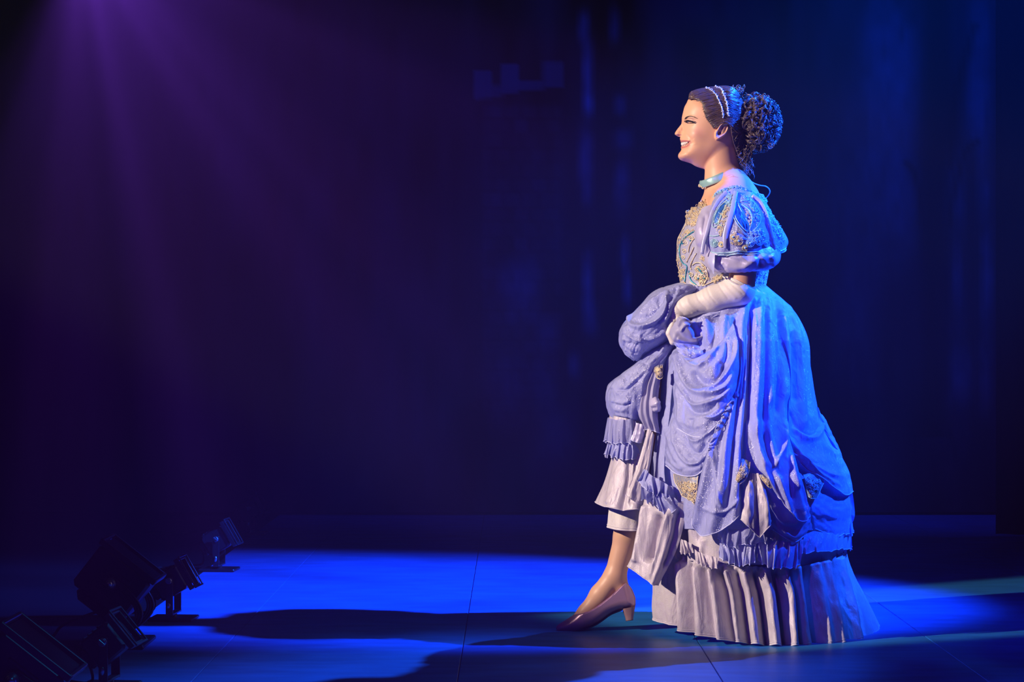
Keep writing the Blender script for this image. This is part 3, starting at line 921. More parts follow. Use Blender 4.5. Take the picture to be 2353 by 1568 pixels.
BC, BR = np.array([1741.0, 283.0, 0.0]), np.array([46.0, 62.0, 56.0])
m = MB(); core = []
m.blob((0, 0, 0), 1, 20, 14)
vv = np.concatenate(m.v); nn = vnoise(vv[:, 0] * 3 + 9, vv[:, 2] * 3 + vv[:, 1] * 2, 4)
vv = vv * (0.80 + .06 * nn)[:, None]
m.v = [P(BC[0] + vv[:, 0] * BR[0], BC[1] + vv[:, 2] * BR[1], vv[:, 1] * BR[2])]
bun = link('bun', m.mesh('bun', True), M_hair, hair)
m = MB()
for q in range(250):                                      # spiral curls over the bun
    while True:
        w = g_.normal(0, 1, 3); w /= np.linalg.norm(w)
        if w[0] > -0.75 and (w[2] > -0.45): break
    a = np.cross(w, g_.normal(0, 1, 3)); a /= np.linalg.norm(a); b = np.cross(w, a)
    L = g_.uniform(.5, 1.15); turns = g_.uniform(1.0, 2.4); rr = g_.uniform(5, 9.5); ph = g_.random() * 6.28
    base = g_.uniform(.78, 1.04)
    ns = g_.integers(4, 9)
    for k_ in range(ns):
        t = np.linspace(0, 1, 20); ang = t * L - L / 2
        c = (w[None] * np.cos(ang)[:, None] + a[None] * np.sin(ang)[:, None])
        r_ = rr * np.interp(t, [0, .15, .8, 1], [.5, 1, 1, .5])
        th = ph + t * turns * 6.28 + k_ * .16 + g_.normal(0, .12)
        pos = BC + c * BR * base
        pos = pos + (c * np.cos(th)[:, None] + b[None] * np.sin(th)[:, None]) * (r_ * g_.uniform(.8, 1.15))[:, None] + g_.normal(0, .7, 3)
        m.tube(P(*pos.T), g_.uniform(.35, .75) * S * np.interp(t, [0, .1, .8, 1], [.4, 1, 1, .2]), 4)
link('curl', m.mesh('curl', True), M_hair, bun, kind='stuff')
m = MB()
for q in range(110):                                       # fly-away ringlets at the back of the bun and the crown
    if q < 80: an = g_.uniform(-1.3, 1.25); o = BC + np.array([math.cos(an) * 47, math.sin(an) * 60, g_.normal(0, 22)])
    else: o = np.array([g_.uniform(1676, 1712), g_.uniform(204, 226), g_.normal(0, 24)]); an = -1.4
    dr = np.array([math.cos(an), math.sin(an), g_.normal(0, .4)]); tn = np.array([-dr[1], dr[0], 0])
    t = np.linspace(0, 1, 16); r_ = g_.uniform(3, 6.5); k_ = g_.uniform(5, 9) * g_.choice([-1, 1])
    pos = o + dr * (t * 8)[:, None] + (dr[None] * np.cos(k_ * t)[:, None] + tn[None] * np.sin(k_ * t)[:, None]) * r_ * (1 - .4 * t)[:, None]
    m.tube(P(*pos.T), g_.uniform(.35, .75) * S, 4)
link('loose_curl', m.mesh('loose_curl', True), M_hair, bun, kind='stuff')
m = MB()
for q in range(95):                                       # ringlets falling down the nape
    x0, y0 = g_.uniform(1690, 1726), g_.uniform(328, 352); d0 = g_.normal(0, 22)
    L = g_.uniform(30, 66) * (1.0 if x0 > 1700 else .62); t = np.linspace(0, 1, 22)
    r_ = g_.uniform(2.5, 5); ph = g_.random() * 6.28
    x = x0 + (6 * t if x0 > 1700 else 8 * t) + r_ * np.cos(ph + t * 14); d = d0 + r_ * np.sin(ph + t * 14); y = y0 + L * t
    m.tube(P(x, y, d), g_.uniform(.5, 1.0) * S * np.linspace(1, .3, 22), 4)
link('nape_curl', m.mesh('nape_curl', True), M_hair, hair, kind='stuff')

# double strand of crystals across the head
hb = MB(); cr = MB()
for k_, line in enumerate((crm([(1621, 203), (1632, 206.5), (1642, 214), (1650, 226), (1656, 240), (1660, 254), (1663, 268)], 34), crm([(1644, 199.5), (1655, 204), (1663, 216), (1668, 230), (1671, 243), (1673, 256), (1674, 266)], 34))):
    d = hairW(line[:, 0], line[:, 1]) + 1.5
    full = np.concatenate([np.stack([line[:, 0], line[:, 1], -d], -1)[::-1], np.stack([line[:, 0], line[:, 1], d], -1)])
    hb.tube(P(*full.T), .9 * S, 5)
    for q in range(len(full)):
        for jj in range(2):
            o = full[q] + g_.normal(0, 1.3, 3) + np.array([0, -.6, 1.2 * np.sign(full[q, 2])])
            cr.blob(P(*o), g_.uniform(1.0, 2.2) * S, 5, 3, rot=np.linalg.qr(g_.normal(0, 1, (3, 3)))[0])
band = link('headband', hb.mesh('headband', True), M_crystal, person, label='double headband of small sparkling crystals')
link('crystal', cr.mesh('crystal'), M_crystal, band, kind='stuff')

# ------------------------------------------------------------------ choker, microphone cable
o, g = loft('choker', [(1610.5, 415, 1692, 378, 0, 43, 43, 3, 3), (1608, 420, 1693, 383, 0, 44.5, 44.5, 3, 3), (1611, 428, 1697, 391, 0, 46.5, 46.5, 3, 3), (1613, 431.5, 1699, 396, 0, 47, 47, 3, 3)], 96, 12, M_choker, person,
            fn=lambda th, v, x, y: 1.4 - 1.2 * (np.abs(v - .5) > .46) + .5 * vnoise(th * 5, v * 2, 3), label='aqua satin ribbon choker')
choker = o
m = MB()
for q in range(34):
    t = q / 33; c = np.array([1605 + 17 * t, 424 + 7 * t + 3 * math.sin(t * 3), 2 + 22 * t]) + g_.normal(0, 1.6, 3)
    m.blob(P(*c), g_.uniform(1.1, 2.1) * S, 6, 4)
link('pendant', m.mesh('pendant', True), M_gold, choker, label='gold beaded pendant at the front of the choker')
cp = crm([(1708, 398, 22), (1718, 410, 24), (1730, 420, 22), (1745, 426, 20), (1758, 428, 18), (1766, 433, 17), (1769, 441, 16), (1765, 450, 14), (1757, 458, 14)], 60)
edge_tube('microphone_cable', cp, 1.25, M_cable, person, label='thin microphone cable looping behind the neck')

# ------------------------------------------------------------------ bodice
BOD = [(1622, 466, 1752, 452, 0, 104, 104, -2, -2), (1601, 476, 1760, 462, 0, 112, 112, -4, -2), (1583, 488, 1766, 480, 0, 117, 117, 0, 0), (1576, 508, 1772, 510, 0, 117, 117, 0, 0), (1562, 540, 1774, 545, 0, 114, 114, 0, 0), (1557, 575, 1772, 580, 0, 106, 106, 0, 0),
       (1557, 605, 1768, 605, 0, 101, 101, 0, 0), (1562, 632, 1762, 630, 0, 98, 98, 0, 0), (1562, 656, 1757, 660, 0, 97, 97, 3, 3), (1562, 668, 1757, 672, 0, 97, 97, 3, 3)]
bstr = [([(1612, 560), (1604, 600), (1600, 640)], 4, -1.5), ([(1588, 560), (1580, 600), (1578, 650)], 4, -1.5), ([(1640, 600), (1620, 630), (1590, 645)], 5, 2.0)]
bodice, gb = loft('bodice', BOD, 160, 70, M_bodice, person, bstr, lambda th, v, x, y: 1.2 * vnoise(th * 8, v * 5, 2), label='silver lilac boned bodice covered in gold braid')
LB = Lookup(gb[:81])
gold, teal = MB(), MB()
for side in (1, -1):
    for pl in loops_in([(1578, 486), (1598, 474), (1616, 459), (1634, 462), (1622, 476), (1606, 500), (1598, 518), (1577, 520), (1575, 500)], 120, 2.0, 4.2, 11):
        braid(gold, pl, .62, LB, 1.6, side, 10, 4)
    for pl in loops_in([(1600, 606), (1622, 612), (1628, 640), (1612, 652), (1596, 640)], 34, 2.2, 4.2, 12): braid(gold, pl, .62, LB, 1.6, side, 10, 4)
    for pl in loops_in([(1634, 640), (1662, 628), (1662, 640), (1640, 652)], 22, 1.8, 3.4, 13): braid(gold, pl, .62, LB, 1.6, side, 10, 4)
    for pl in loops_in([(1612, 586), (1632, 598), (1628, 606), (1606, 596)], 20, 1.8, 3.2, 14): braid(gold, pl, .62, LB, 3, side, 10, 4)
    for pl in loops_in([(1560, 548), (1576, 530), (1592, 524), (1596, 532), (1572, 548), (1561, 575)], 24, 1.8, 3.6, 15): braid(gold, pl, .62, LB, 1.6, side, 10, 4)
    for pl in loops_in([(1558, 560), (1564, 600), (1576, 625), (1576, 655), (1563, 655), (1556, 600)], 44, 1.5, 3.2, 16): braid(gold, pl, .62, LB, 1.6, side, 10, 4)
    for c in ((1574, 559, 7), (1588, 548, 6), (1572, 578, 6), (1570, 592, 5), (1606, 622, 8), (1616, 636, 7), (1600, 638, 6), (1588, 632, 6), (1566, 636, 5), (1650, 640, 6), (1612, 650, 7)):
        braid(gold, scroll(c[0], c[1], c[2], 1.5, c[0] * .37), 1.0, LB, 1.6, side, 18)
    for pl in ([(1594, 568), (1586, 586), (1577, 603)], [(1600, 582), (1590, 600), (1586, 612), (1588, 620)], [(1578, 486), (1577, 503), (1574, 519), (1563, 538), (1557, 552), (1556, 575), (1556, 600), (1560, 620), (1563, 648)],
               [(1584, 648), (1598, 655), (1614, 657), (1632, 650), (1648, 642), (1662, 632)], [(1590, 610), (1600, 604), (1612, 606), (1622, 618), (1626, 636), (1618, 652)], [(1604, 540), (1592, 552), (1584, 566), (1581, 580)]):
        braid(gold, pl, 1.15, LB, 1.5, side)
    for pl in ([(1596, 531), (1582, 540), (1569, 551), (1562, 566), (1561, 581), (1564, 596), (1570, 606), (1578, 612), (1576, 628), (1573, 648)], [(1582, 622), (1584, 634), (1588, 645), (1600, 655)], [(1604, 616), (1610, 626), (1618, 630)]):
        braid(teal, pl, 1.3, LB, 1.6, side)
    for c in ((1610, 622), (1618, 640), (1604, 640), (1586, 553), (1568, 560), (1570, 640)):
        teal.blob(P(c[0], c[1], side * (float(LB(np.array([c[0]]), np.array([c[1]]))[0]) + 2.5)), 2.2 * S, 7, 5)
link('gold_embroidery', gold.mesh('gold_embroidery', True), M_gold, bodice, kind='stuff')
link('teal_cord', teal.mesh('teal_cord', True), M_teal, bodice, kind='stuff')
# blue-lit lace peplum at the back of the waist and lace at the neckline
lace = MB()
for q in range(230):
    th = g_.uniform(-1.0, 1.0); vv_ = g_.uniform(0, 1)
    x = 1660 + (106 - 8 * vv_) * math.cos(th); y = 622 + 40 * vv_; d = 105 * math.sin(th)
    t = np.linspace(0, 5, 8); r_ = g_.uniform(2, 4); tx, td = -math.sin(th), math.cos(th)
    lace.tube(P(x + r_ * np.cos(t) * tx, y + r_ * np.sin(t), d + r_ * np.cos(t) * td), .8 * S, 4)
for q in range(300):
    t_ = q / 299 * 2 * math.pi; i = int(q / 300 * 160) % 160
    c = gb[i, 0] + g_.normal(0, 1.4, 3)
    t = np.linspace(0, 5.5, 8); r_ = g_.uniform(2, 4.2)
    lace.tube(P(c[0] + r_ * np.cos(t), c[1] + r_ * np.sin(t), c[2] + r_ * np.sin(t + 1)), .85 * S, 4)
link('lace_trim', lace.mesh('lace_trim', True), M_lace, bodice, kind='stuff')

# ------------------------------------------------------------------ sleeves (near one seen, far one the same)
CAP = [[(1641, 452, 108), (1632, 490, 140), (1628, 540, 160), (1632, 582, 156)], [(1660, 439, 122), (1655, 490, 170), (1655, 540, 190), (1655, 586, 186)], [(1685, 431, 126), (1690, 490, 186), (1695, 540, 205), (1698, 582, 200)],
       [(1712, 433, 124), (1730, 488, 170), (1742, 540, 188), (1745, 584, 184)], [(1736, 447, 108), (1768, 492, 128), (1788, 540, 138), (1790, 581, 140)], [(1755, 458, 70), (1786, 509, 80), (1809, 550, 85), (1805, 572, 90)], [(1756, 462, 22), (1782, 516, 20), (1800, 556, 28), (1794, 574, 36)]]
capstr = [([(1686, 440), (1682, 480), (1670, 520), (1664, 570)], 6, 3, 0), ([(1726, 446), (1750, 470), (1766, 510), (1776, 570)], 6, 3, 0), ([(1650, 450), (1632, 490), (1626, 520), (1622, 570)], 6, 2, 0),
          ([(1666, 470), (1648, 510), (1646, 550)], 8, -3), ([(1704, 460), (1716, 510), (1722, 560)], 10, -4), ([(1752, 500), (1768, 540), (1774, 570)], 6, -3)]
for side in (1, -1):
    cap, gc = patch('sleeve', CAP, 90, 70, M_organza, person, strokes=capstr, side=side,
                    fn=lambda u, v, x, y: 1.5 * vnoise(u * 14, v * 6, 8) + 2.5 * np.sin(u * 44) * np.clip((v - .88) / .12, 0, 1), label='short off-shoulder sleeve with beaded cap, ribbons and satin puff')
    LC = Lookup(gc * np.array([1, 1, side]), 4.0)
    loft('sleeve_puff', [(1640, 560, 1782, 560, 132, 44, 40, 0, 0), (1624, 576, 1790, 572, 132, 58, 50, 0, 0), (1619, 596, 1793, 588, 132, 66, 56, 0, 0), (1624, 612, 1788, 604, 132, 64, 55, 2, 0), (1638, 624, 1770, 617, 132, 56, 50, 3, 0), (1652, 625, 1752, 621, 134, 44, 42, 1, 0), (1664, 618, 1742, 614, 136, 36, 34, 0, 0)],
         140, 50, M_satin_pale, cap, [([(1640, 600), (1680, 616), (1710, 612), (1740, 596), (1770, 596)], 7, 4), ([(1650, 590), (1690, 598), (1720, 610)], 6, -4), ([(1735, 585), (1748, 600), (1752, 616)], 5, -4), ([(1700, 585), (1712, 600), (1710, 620)], 6, 3), ([(1640, 590), (1636, 610), (1638, 624)], 5, 3), ([(1660, 606), (1668, 618)], 4, -2.5), ([(1770, 585), (1778, 600), (1770, 615)], 6, 4)],
         lambda th, v, x, y: 2.2 * vnoise(th * 4, v * 4 + 3, 12) + 1.6 * np.sin(th * 22 + 2 * np.sin(th * 5)) * np.clip((v - .55) / .4, 0, 1)).__getitem__(0) if side == 1 else None
    if side == -1:
        loft('sleeve_puff', [(1640, 560, 1782, 560, -132, 44, 40, 0, 0), (1619, 596, 1793, 588, -132, 56, 66, 0, 0), (1638, 624, 1770, 617, -132, 50, 56, 0, 3), (1664, 618, 1742, 614, -136, 34, 36, 0, 0)], 90, 30, M_satin_pale, cap, (), lambda th, v, x, y: 2.5 * vnoise(th * 4, v * 4 + 3, 12))
    patch('sleeve_panel', [[(1612, 480, 98), (1599, 520, 108), (1597, 548, 112), (1609, 586, 116)], [(1622, 474, 108), (1612, 518, 146), (1612, 550, 154), (1617, 590, 138)], [(1636, 470, 112), (1634, 520, 150), (1632, 552, 160), (1632, 592, 150)]], 40, 50, M_satin_pale, cap,
          strokes=[([(1612, 490), (1603, 530), (1606, 570)], 5, 4), ([(1622, 490), (1614, 530), (1615, 580)], 4, -4), ([(1630, 490), (1624, 540), (1622, 588)], 4, 3)], side=side)
    # pointed satin tab under the cap
    patch('sleeve_tab', [[(1630, 584, 172), (1627, 600, 176), (1633, 616, 180), (1638, 629, 184)], [(1636, 582, 182), (1635, 602, 190), (1637, 618, 190), (1639.5, 630, 187)], [(1643, 582, 190), (1642, 602, 196), (1641, 618, 194), (1641, 630, 190)]], 12, 16, M_ribbon, cap, side=side)
    for k_, rb in enumerate(([(1672, 440, 8), (1656, 456, 8), (1642, 478, 8), (1632, 508, 8), (1625, 534, 7), (1618, 556, 7), (1613, 584, 6)], [(1692, 438, 8), (1687, 462, 9), (1683, 484, 10), (1675, 512, 11), (1668, 536, 10), (1666, 556, 8), (1667, 572, 6)],
                             [(1728, 450, 7), (1746, 464, 8), (1758, 488, 9), (1765, 512, 9), (1772, 540, 9), (1776, 560, 9), (1779, 574, 9)])):
        q = crm(rb, 40); x, y, w = q.T
        t = np.gradient(q[:, :2], axis=0); t /= np.linalg.norm(t, axis=1)[:, None]
        d = LC(x, y); d = np.convolve(np.pad(d, 4, mode='edge'), np.ones(9) / 9, 'valid') + 3.5
        gr = np.stack([np.stack([x - t[:, 1] * w * k2, y + t[:, 0] * w * k2, d + (1.2 if abs(k2) < .3 else 0) + 0 * w], -1) for k2 in (-.62, -.3, 0, .3, .62)], 0)
        gr = gr * np.array([1, 1, side])
        rbn = finish('ribbon', gr, False, M_ribbon, cap)
        sol = rbn.modifiers.new('thickness', 'SOLIDIFY'); sol.thickness = 0.0016; sol.offset = 0
    goldS, aquaS = MB(), MB()
    for poly in ([(1672, 462), (1655, 474), (1643, 496), (1641, 512), (1648, 512), (1658, 492)], [(1691, 462), (1688, 492), (1700, 516), (1718, 532), (1714, 508), (1700, 478)]):
        cpoly = closed_curve(poly, 5); ctr = cpoly.mean(0)
        pet = MB(); rows = []
        for sc in (1.0, .66, .33):
            pp = ctr + (cpoly - ctr) * sc; dd = LC(pp[:, 0], pp[:, 1]) + 1.5 + 2.0 * (1 - sc ** 2)
            rows.append(P(pp[:, 0], pp[:, 1], side * dd))
        nP = len(cpoly); vv = np.concatenate(rows + [P(ctr[0], ctr[1], side * (float(LC(ctr[:1], ctr[1:])[0]) + 4))[None]])
        ff = [(a * nP + j, a * nP + (j + 1) % nP, (a + 1) * nP + (j + 1) % nP, (a + 1) * nP + j) for a in range(2) for j in range(nP)] + [(2 * nP + j, 2 * nP + (j + 1) % nP, 3 * nP) for j in range(nP)]
        pet.add(vv, ff); link('petal', pet.mesh('petal', True), M_petal, cap)
        braid(aquaS, np.concatenate([cpoly, cpoly[:1]]), 1.3, LC, 2.5, side, 50)
        braid(aquaS, np.concatenate([ctr + (cpoly - ctr) * 1.35, ctr + (cpoly[:1] - ctr) * 1.35]), 1.0, LC, 2.0, side, 50)
    for c, r_, gm in (((1641, 559), 9, aquaS), ((1657, 562), 6, goldS), ((1697, 554), 10, goldS), ((1684, 545), 6, goldS), ((1724, 559), 9, aquaS), ((1745, 555), 9, aquaS), ((1762, 560), 7, aquaS), ((1712, 570), 6, goldS)):
        for rr in (1.0, .66, .36):
            a = np.linspace(0, 6.28, 16); braid(gm, np.stack([c[0] + r_ * rr * np.cos(a), c[1] + r_ * rr * np.sin(a)], -1), .95, LC, 2.0, side, 22)
        aquaS.blob(P(c[0], c[1], side * (float(LC(np.array([c[0]]), np.array([c[1]]))[0]) + 3)), 2.4 * S, 7, 5)
    for pl in loops_in([(1650, 500), (1668, 470), (1676, 480), (1664, 520), (1655, 548), (1646, 540)], 46, 1.6, 3.6, 21): braid(goldS, pl, .62, LC, 2, side, 9, 4)
    for pl in loops_in([(1680, 536), (1690, 530), (1704, 548), (1700, 566), (1680, 562)], 26, 1.6, 3.4, 22): braid(goldS, pl, .62, LC, 2, side, 9, 4)
    for pl in loops_in([(1672, 444), (1684, 440), (1682, 470), (1672, 476), (1664, 464)], 34, 1.5, 3.2, 23): braid(aquaS, pl, .62, LC, 2, side, 9, 4)
    for pl in loops_in([(1700, 446), (1724, 452), (1744, 478), (1748, 508), (1738, 520), (1734, 490), (1716, 462)], 60, 1.5, 3.4, 24): braid(aquaS, pl, .62, LC, 2, side, 9, 4)
    for pl in loops_in([(1712, 538), (1752, 524), (1760, 552), (1730, 560)], 50, 1.5, 3.2, 25): braid(aquaS, pl, .62, LC, 2, side, 9, 4)
    for pl in loops_in([(1756, 464), (1770, 482), (1790, 514), (1806, 548), (1798, 560), (1780, 530), (1762, 500), (1752, 476)], 90, 1.8, 3.6, 26): braid(aquaS, pl, .62, LC, 2, side, 9, 4)
    for pl in loops_in([(1776, 560), (1790, 566), (1796, 580), (1780, 580)], 24, 1.6, 3.2, 27): braid(aquaS, pl, .62, LC, 2, side, 9, 4)
    for pl in loops_in([(1710, 478), (1726, 490), (1730, 510), (1722, 520)], 18, 1.5, 3.0, 28): braid(goldS, pl, .62, LC, 2, side, 9, 4)
    for pl in ([(1702, 462), (1728, 462), (1746, 490), (1746, 512), (1732, 530), (1726, 534)], [(1704, 470), (1722, 484), (1728, 506), (1722, 530)], [(1630, 541), (1640, 543), (1652, 541)], [(1704, 545), (1720, 549), (1740, 546), (1758, 540)], [(1652, 488), (1656, 500), (1650, 512), (1660, 520)]):
        braid(aquaS, pl, 1.1, LC, 2.2, side)
    bot = gc[:, -1] * np.array([1, 1, side])
    for off in (0, -5):
        bp = bot[2:-2].copy(); bp[:, 1] += off + 2.2 * np.abs(np.sin(np.linspace(0, 20, len(bp)))); bp[:, 2] += 1.5
        aquaS.tube(P(bp[:, 0], bp[:, 1], side * bp[:, 2]), 1.3 * S, 5)
    top = gc[:, 0] * np.array([1, 1, side])
    for q in range(150):
        c = top[min(int(q / 150 * 90), 89)] + g_.normal(0, 1.6, 3); t = np.linspace(0, 5.5, 8); r_ = g_.uniform(1.8, 3.6)
        aquaS.tube(P(c[0] + r_ * np.cos(t), c[1] + 1 + r_ * np.sin(t), side * (c[2] + 1.5 + r_ * .5 * np.sin(t))), .8 * S, 4)
    link('gold_embroidery', goldS.mesh('gold_embroidery', True), M_gold, cap, kind='stuff')
    link('aqua_embroidery', aquaS.mesh('aqua_embroidery', True), M_aqua, cap, kind='stuff')

# ------------------------------------------------------------------ gloves: forearm and five gripping fingers
G = Field(np.arange(1510, 1748, 1.6), np.arange(612, 806, 1.6), np.arange(84, 196, 1.8))
G.chain([(1708, 600, 148, 33), (1700, 666, 146, 34.5), (1640, 688, 140, 30.5), (1585, 704, 134, 24), (1558, 715, 131, 20)], 9)
G.chain([(1558, 715, 131, 20), (1546, 738, 125, 17.5), (1543, 752, 122, 15)], 8)
for q in range(4):
    dd = 144 - 13 * q
    G.chain([(1548, 738, dd, 8.5), (1538 + q, 766, dd, 8.2), (1546, 786 - q, dd - 1, 7.6), (1563, 782, dd - 2, 7.0)], 1.5)
G.chain([(1558, 728, 140, 10), (1567, 750, 150, 8.6), (1561, 774, 150, 7.4)], 3)
gx3, gy3 = np.meshgrid(G.xs, G.ys, indexing='ij')
wr = strokes_at(gx3, gy3, [([(1598, 668), (1606, 690), (1628, 712)], 2.6, 1.8), ([(1622, 654), (1632, 680), (1650, 700)], 2.4, 1.4), ([(1646, 644), (1660, 668), (1676, 690)], 2.4, 1.5), ([(1668, 640), (1690, 660), (1712, 680)], 3, 2.0), ([(1680, 636), (1700, 650), (1720, 664)], 3, 2.2),
                           ([(1562, 690), (1570, 706), (1592, 722)], 2.4, 1.8), ([(1552, 696), (1560, 712), (1574, 724)], 2.2, 1.6), ([(1536, 712), (1546, 720), (1560, 724)], 2, 1.6), ([(1530, 742), (1540, 744), (1556, 742)], 1.8, 1.4), ([(1612, 662), (1616, 684), (1634, 704)], 3, -1.3), ([(1578, 682), (1584, 700), (1606, 718)], 3, -1.3), ([(1660, 650), (1676, 672), (1694, 690)], 4, -1.6)])
G.f += .6 * wr[:, :, None].astype(np.float32)
nx_, ny_ = 27.0, -58.0; L_ = math.hypot(nx_, ny_)
pl = ((gx3 - 1663) * nx_ + (gy3 - 633) * ny_) / L_ - 4 * np.sin(np.clip((gx3 - 1663) / 60, 0, 1) * math.pi)
G.f = np.maximum(G.f, pl[:, :, None].astype(np.float32))
v, q = G.surface()
for side in (1, -1):
    qq = q if side == 1 else q[:, ::-1]
    glove = link('glove', make_mesh('glove', P(v[:, 0], v[:, 1], side * v[:, 2]), np.ascontiguousarray(qq)), M_glove, person, label='long ivory glove wrinkled along the forearm, fingers gripping the skirt' if side == 1 else None)
    th = np.linspace(0, 2 * math.pi, 40, endpoint=False)
    cu = np.stack([1692 + 31 * np.cos(th), 646.5 + 13.5 * np.cos(th) + 3 * np.sin(th) ** 2 + 3, 146 + 35 * np.sin(th)], -1)
    m = MB(); m.tube(P(cu[:, 0], cu[:, 1], side * cu[:, 2]), 1.7 * S, 6, closed=True)
    link('cuff', m.mesh('cuff', True), M_glove, glove)

# ------------------------------------------------------------------ shoes
SHOE = closed_curve([(1277.8, 1446), (1281, 1437), (1300, 1425), (1317.6, 1414.5), (1332, 1412.5), (1350, 1408), (1368, 1399), (1383, 1388), (1400, 1375), (1414, 1362.5), (1427, 1350), (1437, 1340.5), (1441, 1341), (1449, 1349), (1455, 1359), (1461, 1376), (1460, 1394), (1448, 1400), (1430, 1402), (1404, 1411.5), (1386, 1425), (1370, 1435.5), (1342, 1447.5), (1311, 1452.5), (1285, 1452)], 3)
SHX = closed_curve([(1277.8, 1446), (1281, 1437), (1300, 1424), (1322, 1406), (1350, 1366), (1372, 1330), (1400, 1318), (1440, 1325), (1455, 1359), (1461, 1376), (1460, 1394), (1448, 1401), (1430, 1403), (1404, 1412.5), (1386, 1426), (1370, 1436.5), (1342, 1448.5), (1311, 1453.5), (1285, 1453)], 3)
K = Field(np.arange(1270, 1470, 1.5), np.arange(1332, 1460, 1.5), np.arange(-4, 80, 1.7))
gx4, gy4 = np.meshgrid(K.xs, K.ys, indexing='ij')
sdx = poly_sd(gx4, gy4, SHX)
Wx = np.interp(gx4, [1278, 1290, 1310, 1340, 1370, 1410, 1440, 1462], [9, 16, 24, 29, 28, 26, 24, 20])
t4 = np.minimum(sdx / 22, 1); Q4 = np.where(sdx > 0, Wx ** 2 * (2 * t4 - t4 * t4), Wx ** 2 * 2 * sdx / 22)
K.f = np.maximum(relief_dist(Q4.astype(np.float32), (K.ds - 38)[None, None].astype(np.float32), 7), -poly_sd(gx4, gy4, SHOE)[:, :, None] * .8).astype(np.float32)
v, q = K.surface()
for far in (0, 1):
    off = np.array([330, 0, -86]) if far else np.zeros(3)
    shoe = link('shoe', make_mesh('shoe', P(*(v + off).T), q), M_shoe, person, label=None if far else 'rose metallic pump with a low block heel, toe down')
    m = MB()
    tl = crm([(1317, 1414.5), (1332, 1411.5), (1350, 1407), (1368, 1398), (1383, 1387), (1400, 1374), (1414, 1361.5), (1427, 1349), (1437, 1340)], 40)
    for s_ in (1, -1):
        w = np.interp(tl[:, 0], [1317, 1325, 1340, 1370, 1410, 1430, 1438], [3, 12, 20, 25, 24.5, 16, 6])
        m.tube(P(tl[:, 0] + off[0], tl[:, 1], 38 + off[2] + s_ * w), .9 * S, 5)
    link('shoe_binding', m.mesh('shoe_binding', True), M_shoe, shoe)
    rows = [(1430, 1400, 1460, 1394, 38, 22, 22, 0, 0), (1432, 1408, 1458, 1405, 38, 19, 19, 0, 0), (1436, 1418, 1456, 1416, 38, 17, 17, 0, 0), (1438, 1427, 1455, 1424.5, 38, 17, 17, 0, 0)]
    rows = [tuple(np.array(r) + np.array([off[0], 0, off[0], 0, off[2], 0, 0, 0, 0])) for r in rows]
    ho, hg = loft('heel', rows, 28, 10, M_heel, shoe, power=.6)
    cap_ = MB(); pp = hg[:, -1]; cap_.add(np.concatenate([P(*pp.T), P(*(pp + np.array([0, 1.6, 0])).T)]), [tuple(range(28)), tuple(55 - i for i in range(28))] + [(i, (i + 1) % 28, 28 + (i + 1) % 28, 28 + i) for i in range(28)])
    link('heel_tip', cap_.mesh('heel_tip'), M_sole, shoe)
    sp = crm([(1284, 1451.5, 8), (1311, 1453, 21), (1342, 1448.5, 26), (1370, 1437, 22), (1388, 1425, 17), (1405, 1413, 16), (1430, 1403, 19)], 30)
    gs = np.stack([np.stack([sp[:, 0] + off[0], sp[:, 1] + dy, 38 + off[2] + sp[:, 2] * k2], -1) for k2, dy in ((-1, -2), (-.9, .6), (0, 1.0), (.9, .6), (1, -2))], 0)
    finish('sole', gs, False, M_sole, shoe)


# ------------------------------------------------------------------ gown
# overskirt rings: silhouette left/right per height, depth towards the viewer and away
OV = [(1566, 652, 1757, 656, 0, 100, 100, 4, 4), (1556, 672, 1782, 674, 0, 122, 112, 4, 2), (1546, 700, 1811, 700, 0, 148, 130, 2, 0), (1538, 735, 1836, 735, 0, 178, 160, 0, 0), (1532, 785, 1858, 785, 0, 210, 190, 0, 0), (1526, 850, 1863, 850, 0, 236, 215, 0, 0),
      (1518, 920, 1874, 920, 0, 256, 235, 0, 0), (1508, 990, 1889, 990, 0, 274, 255, 0, 0), (1500, 1050, 1915, 1050, 0, 288, 268, 0, 0), (1494, 1110, 1942, 1110, 0, 298, 278, 0, 0), (1490, 1170, 1955, 1175, 0, 304, 284, 0, 0), (1494, 1215, 1950, 1220, 0, 302, 284, 0, 0)]
ovs = [  # broad flutes falling from the waist, dark furrows between them
    ([(1748, 668), (1744, 740), (1742, 830), (1740, 930), (1735, 1020)], 9, 9, .1), ([(1763, 668), (1768, 740), (1772, 830), (1772, 940)], 8, 6, .1),
    ([(1728, 690), (1722, 760), (1722, 830), (1718, 900), (1716, 980)], 6, -10, .1), ([(1712, 700), (1704, 760), (1708, 820), (1704, 900), (1696, 1000)], 8, 9, .1),
    ([(1757, 700), (1757, 780), (1757, 880), (1756, 980)], 5, -6, .1), ([(1780, 676), (1800, 740), (1808, 830), (1806, 930)], 8, 7, .1), ([(1788, 700), (1792, 780), (1790, 880), (1784, 960)], 6, -7, .1),
    ([(1796, 690), (1828, 760), (1838, 840), (1840, 930), (1850, 1000)], 9, 8, .1), ([(1818, 760), (1824, 840), (1826, 930)], 6, -7, .1), ([(1690, 720), (1684, 780), (1690, 850), (1684, 920)], 5, -7, .1),
    ([(1842, 800), (1856, 880), (1866, 960)], 6, -5, .1), ([(1668, 720), (1664, 770), (1672, 820)], 6, 5, .1), ([(1735, 680), (1732, 720), (1736, 760)], 4, 3, .1)]


ovs = [(p_, w_, h_ * 1.5, t_) for p_, w_, h_, t_ in ovs]


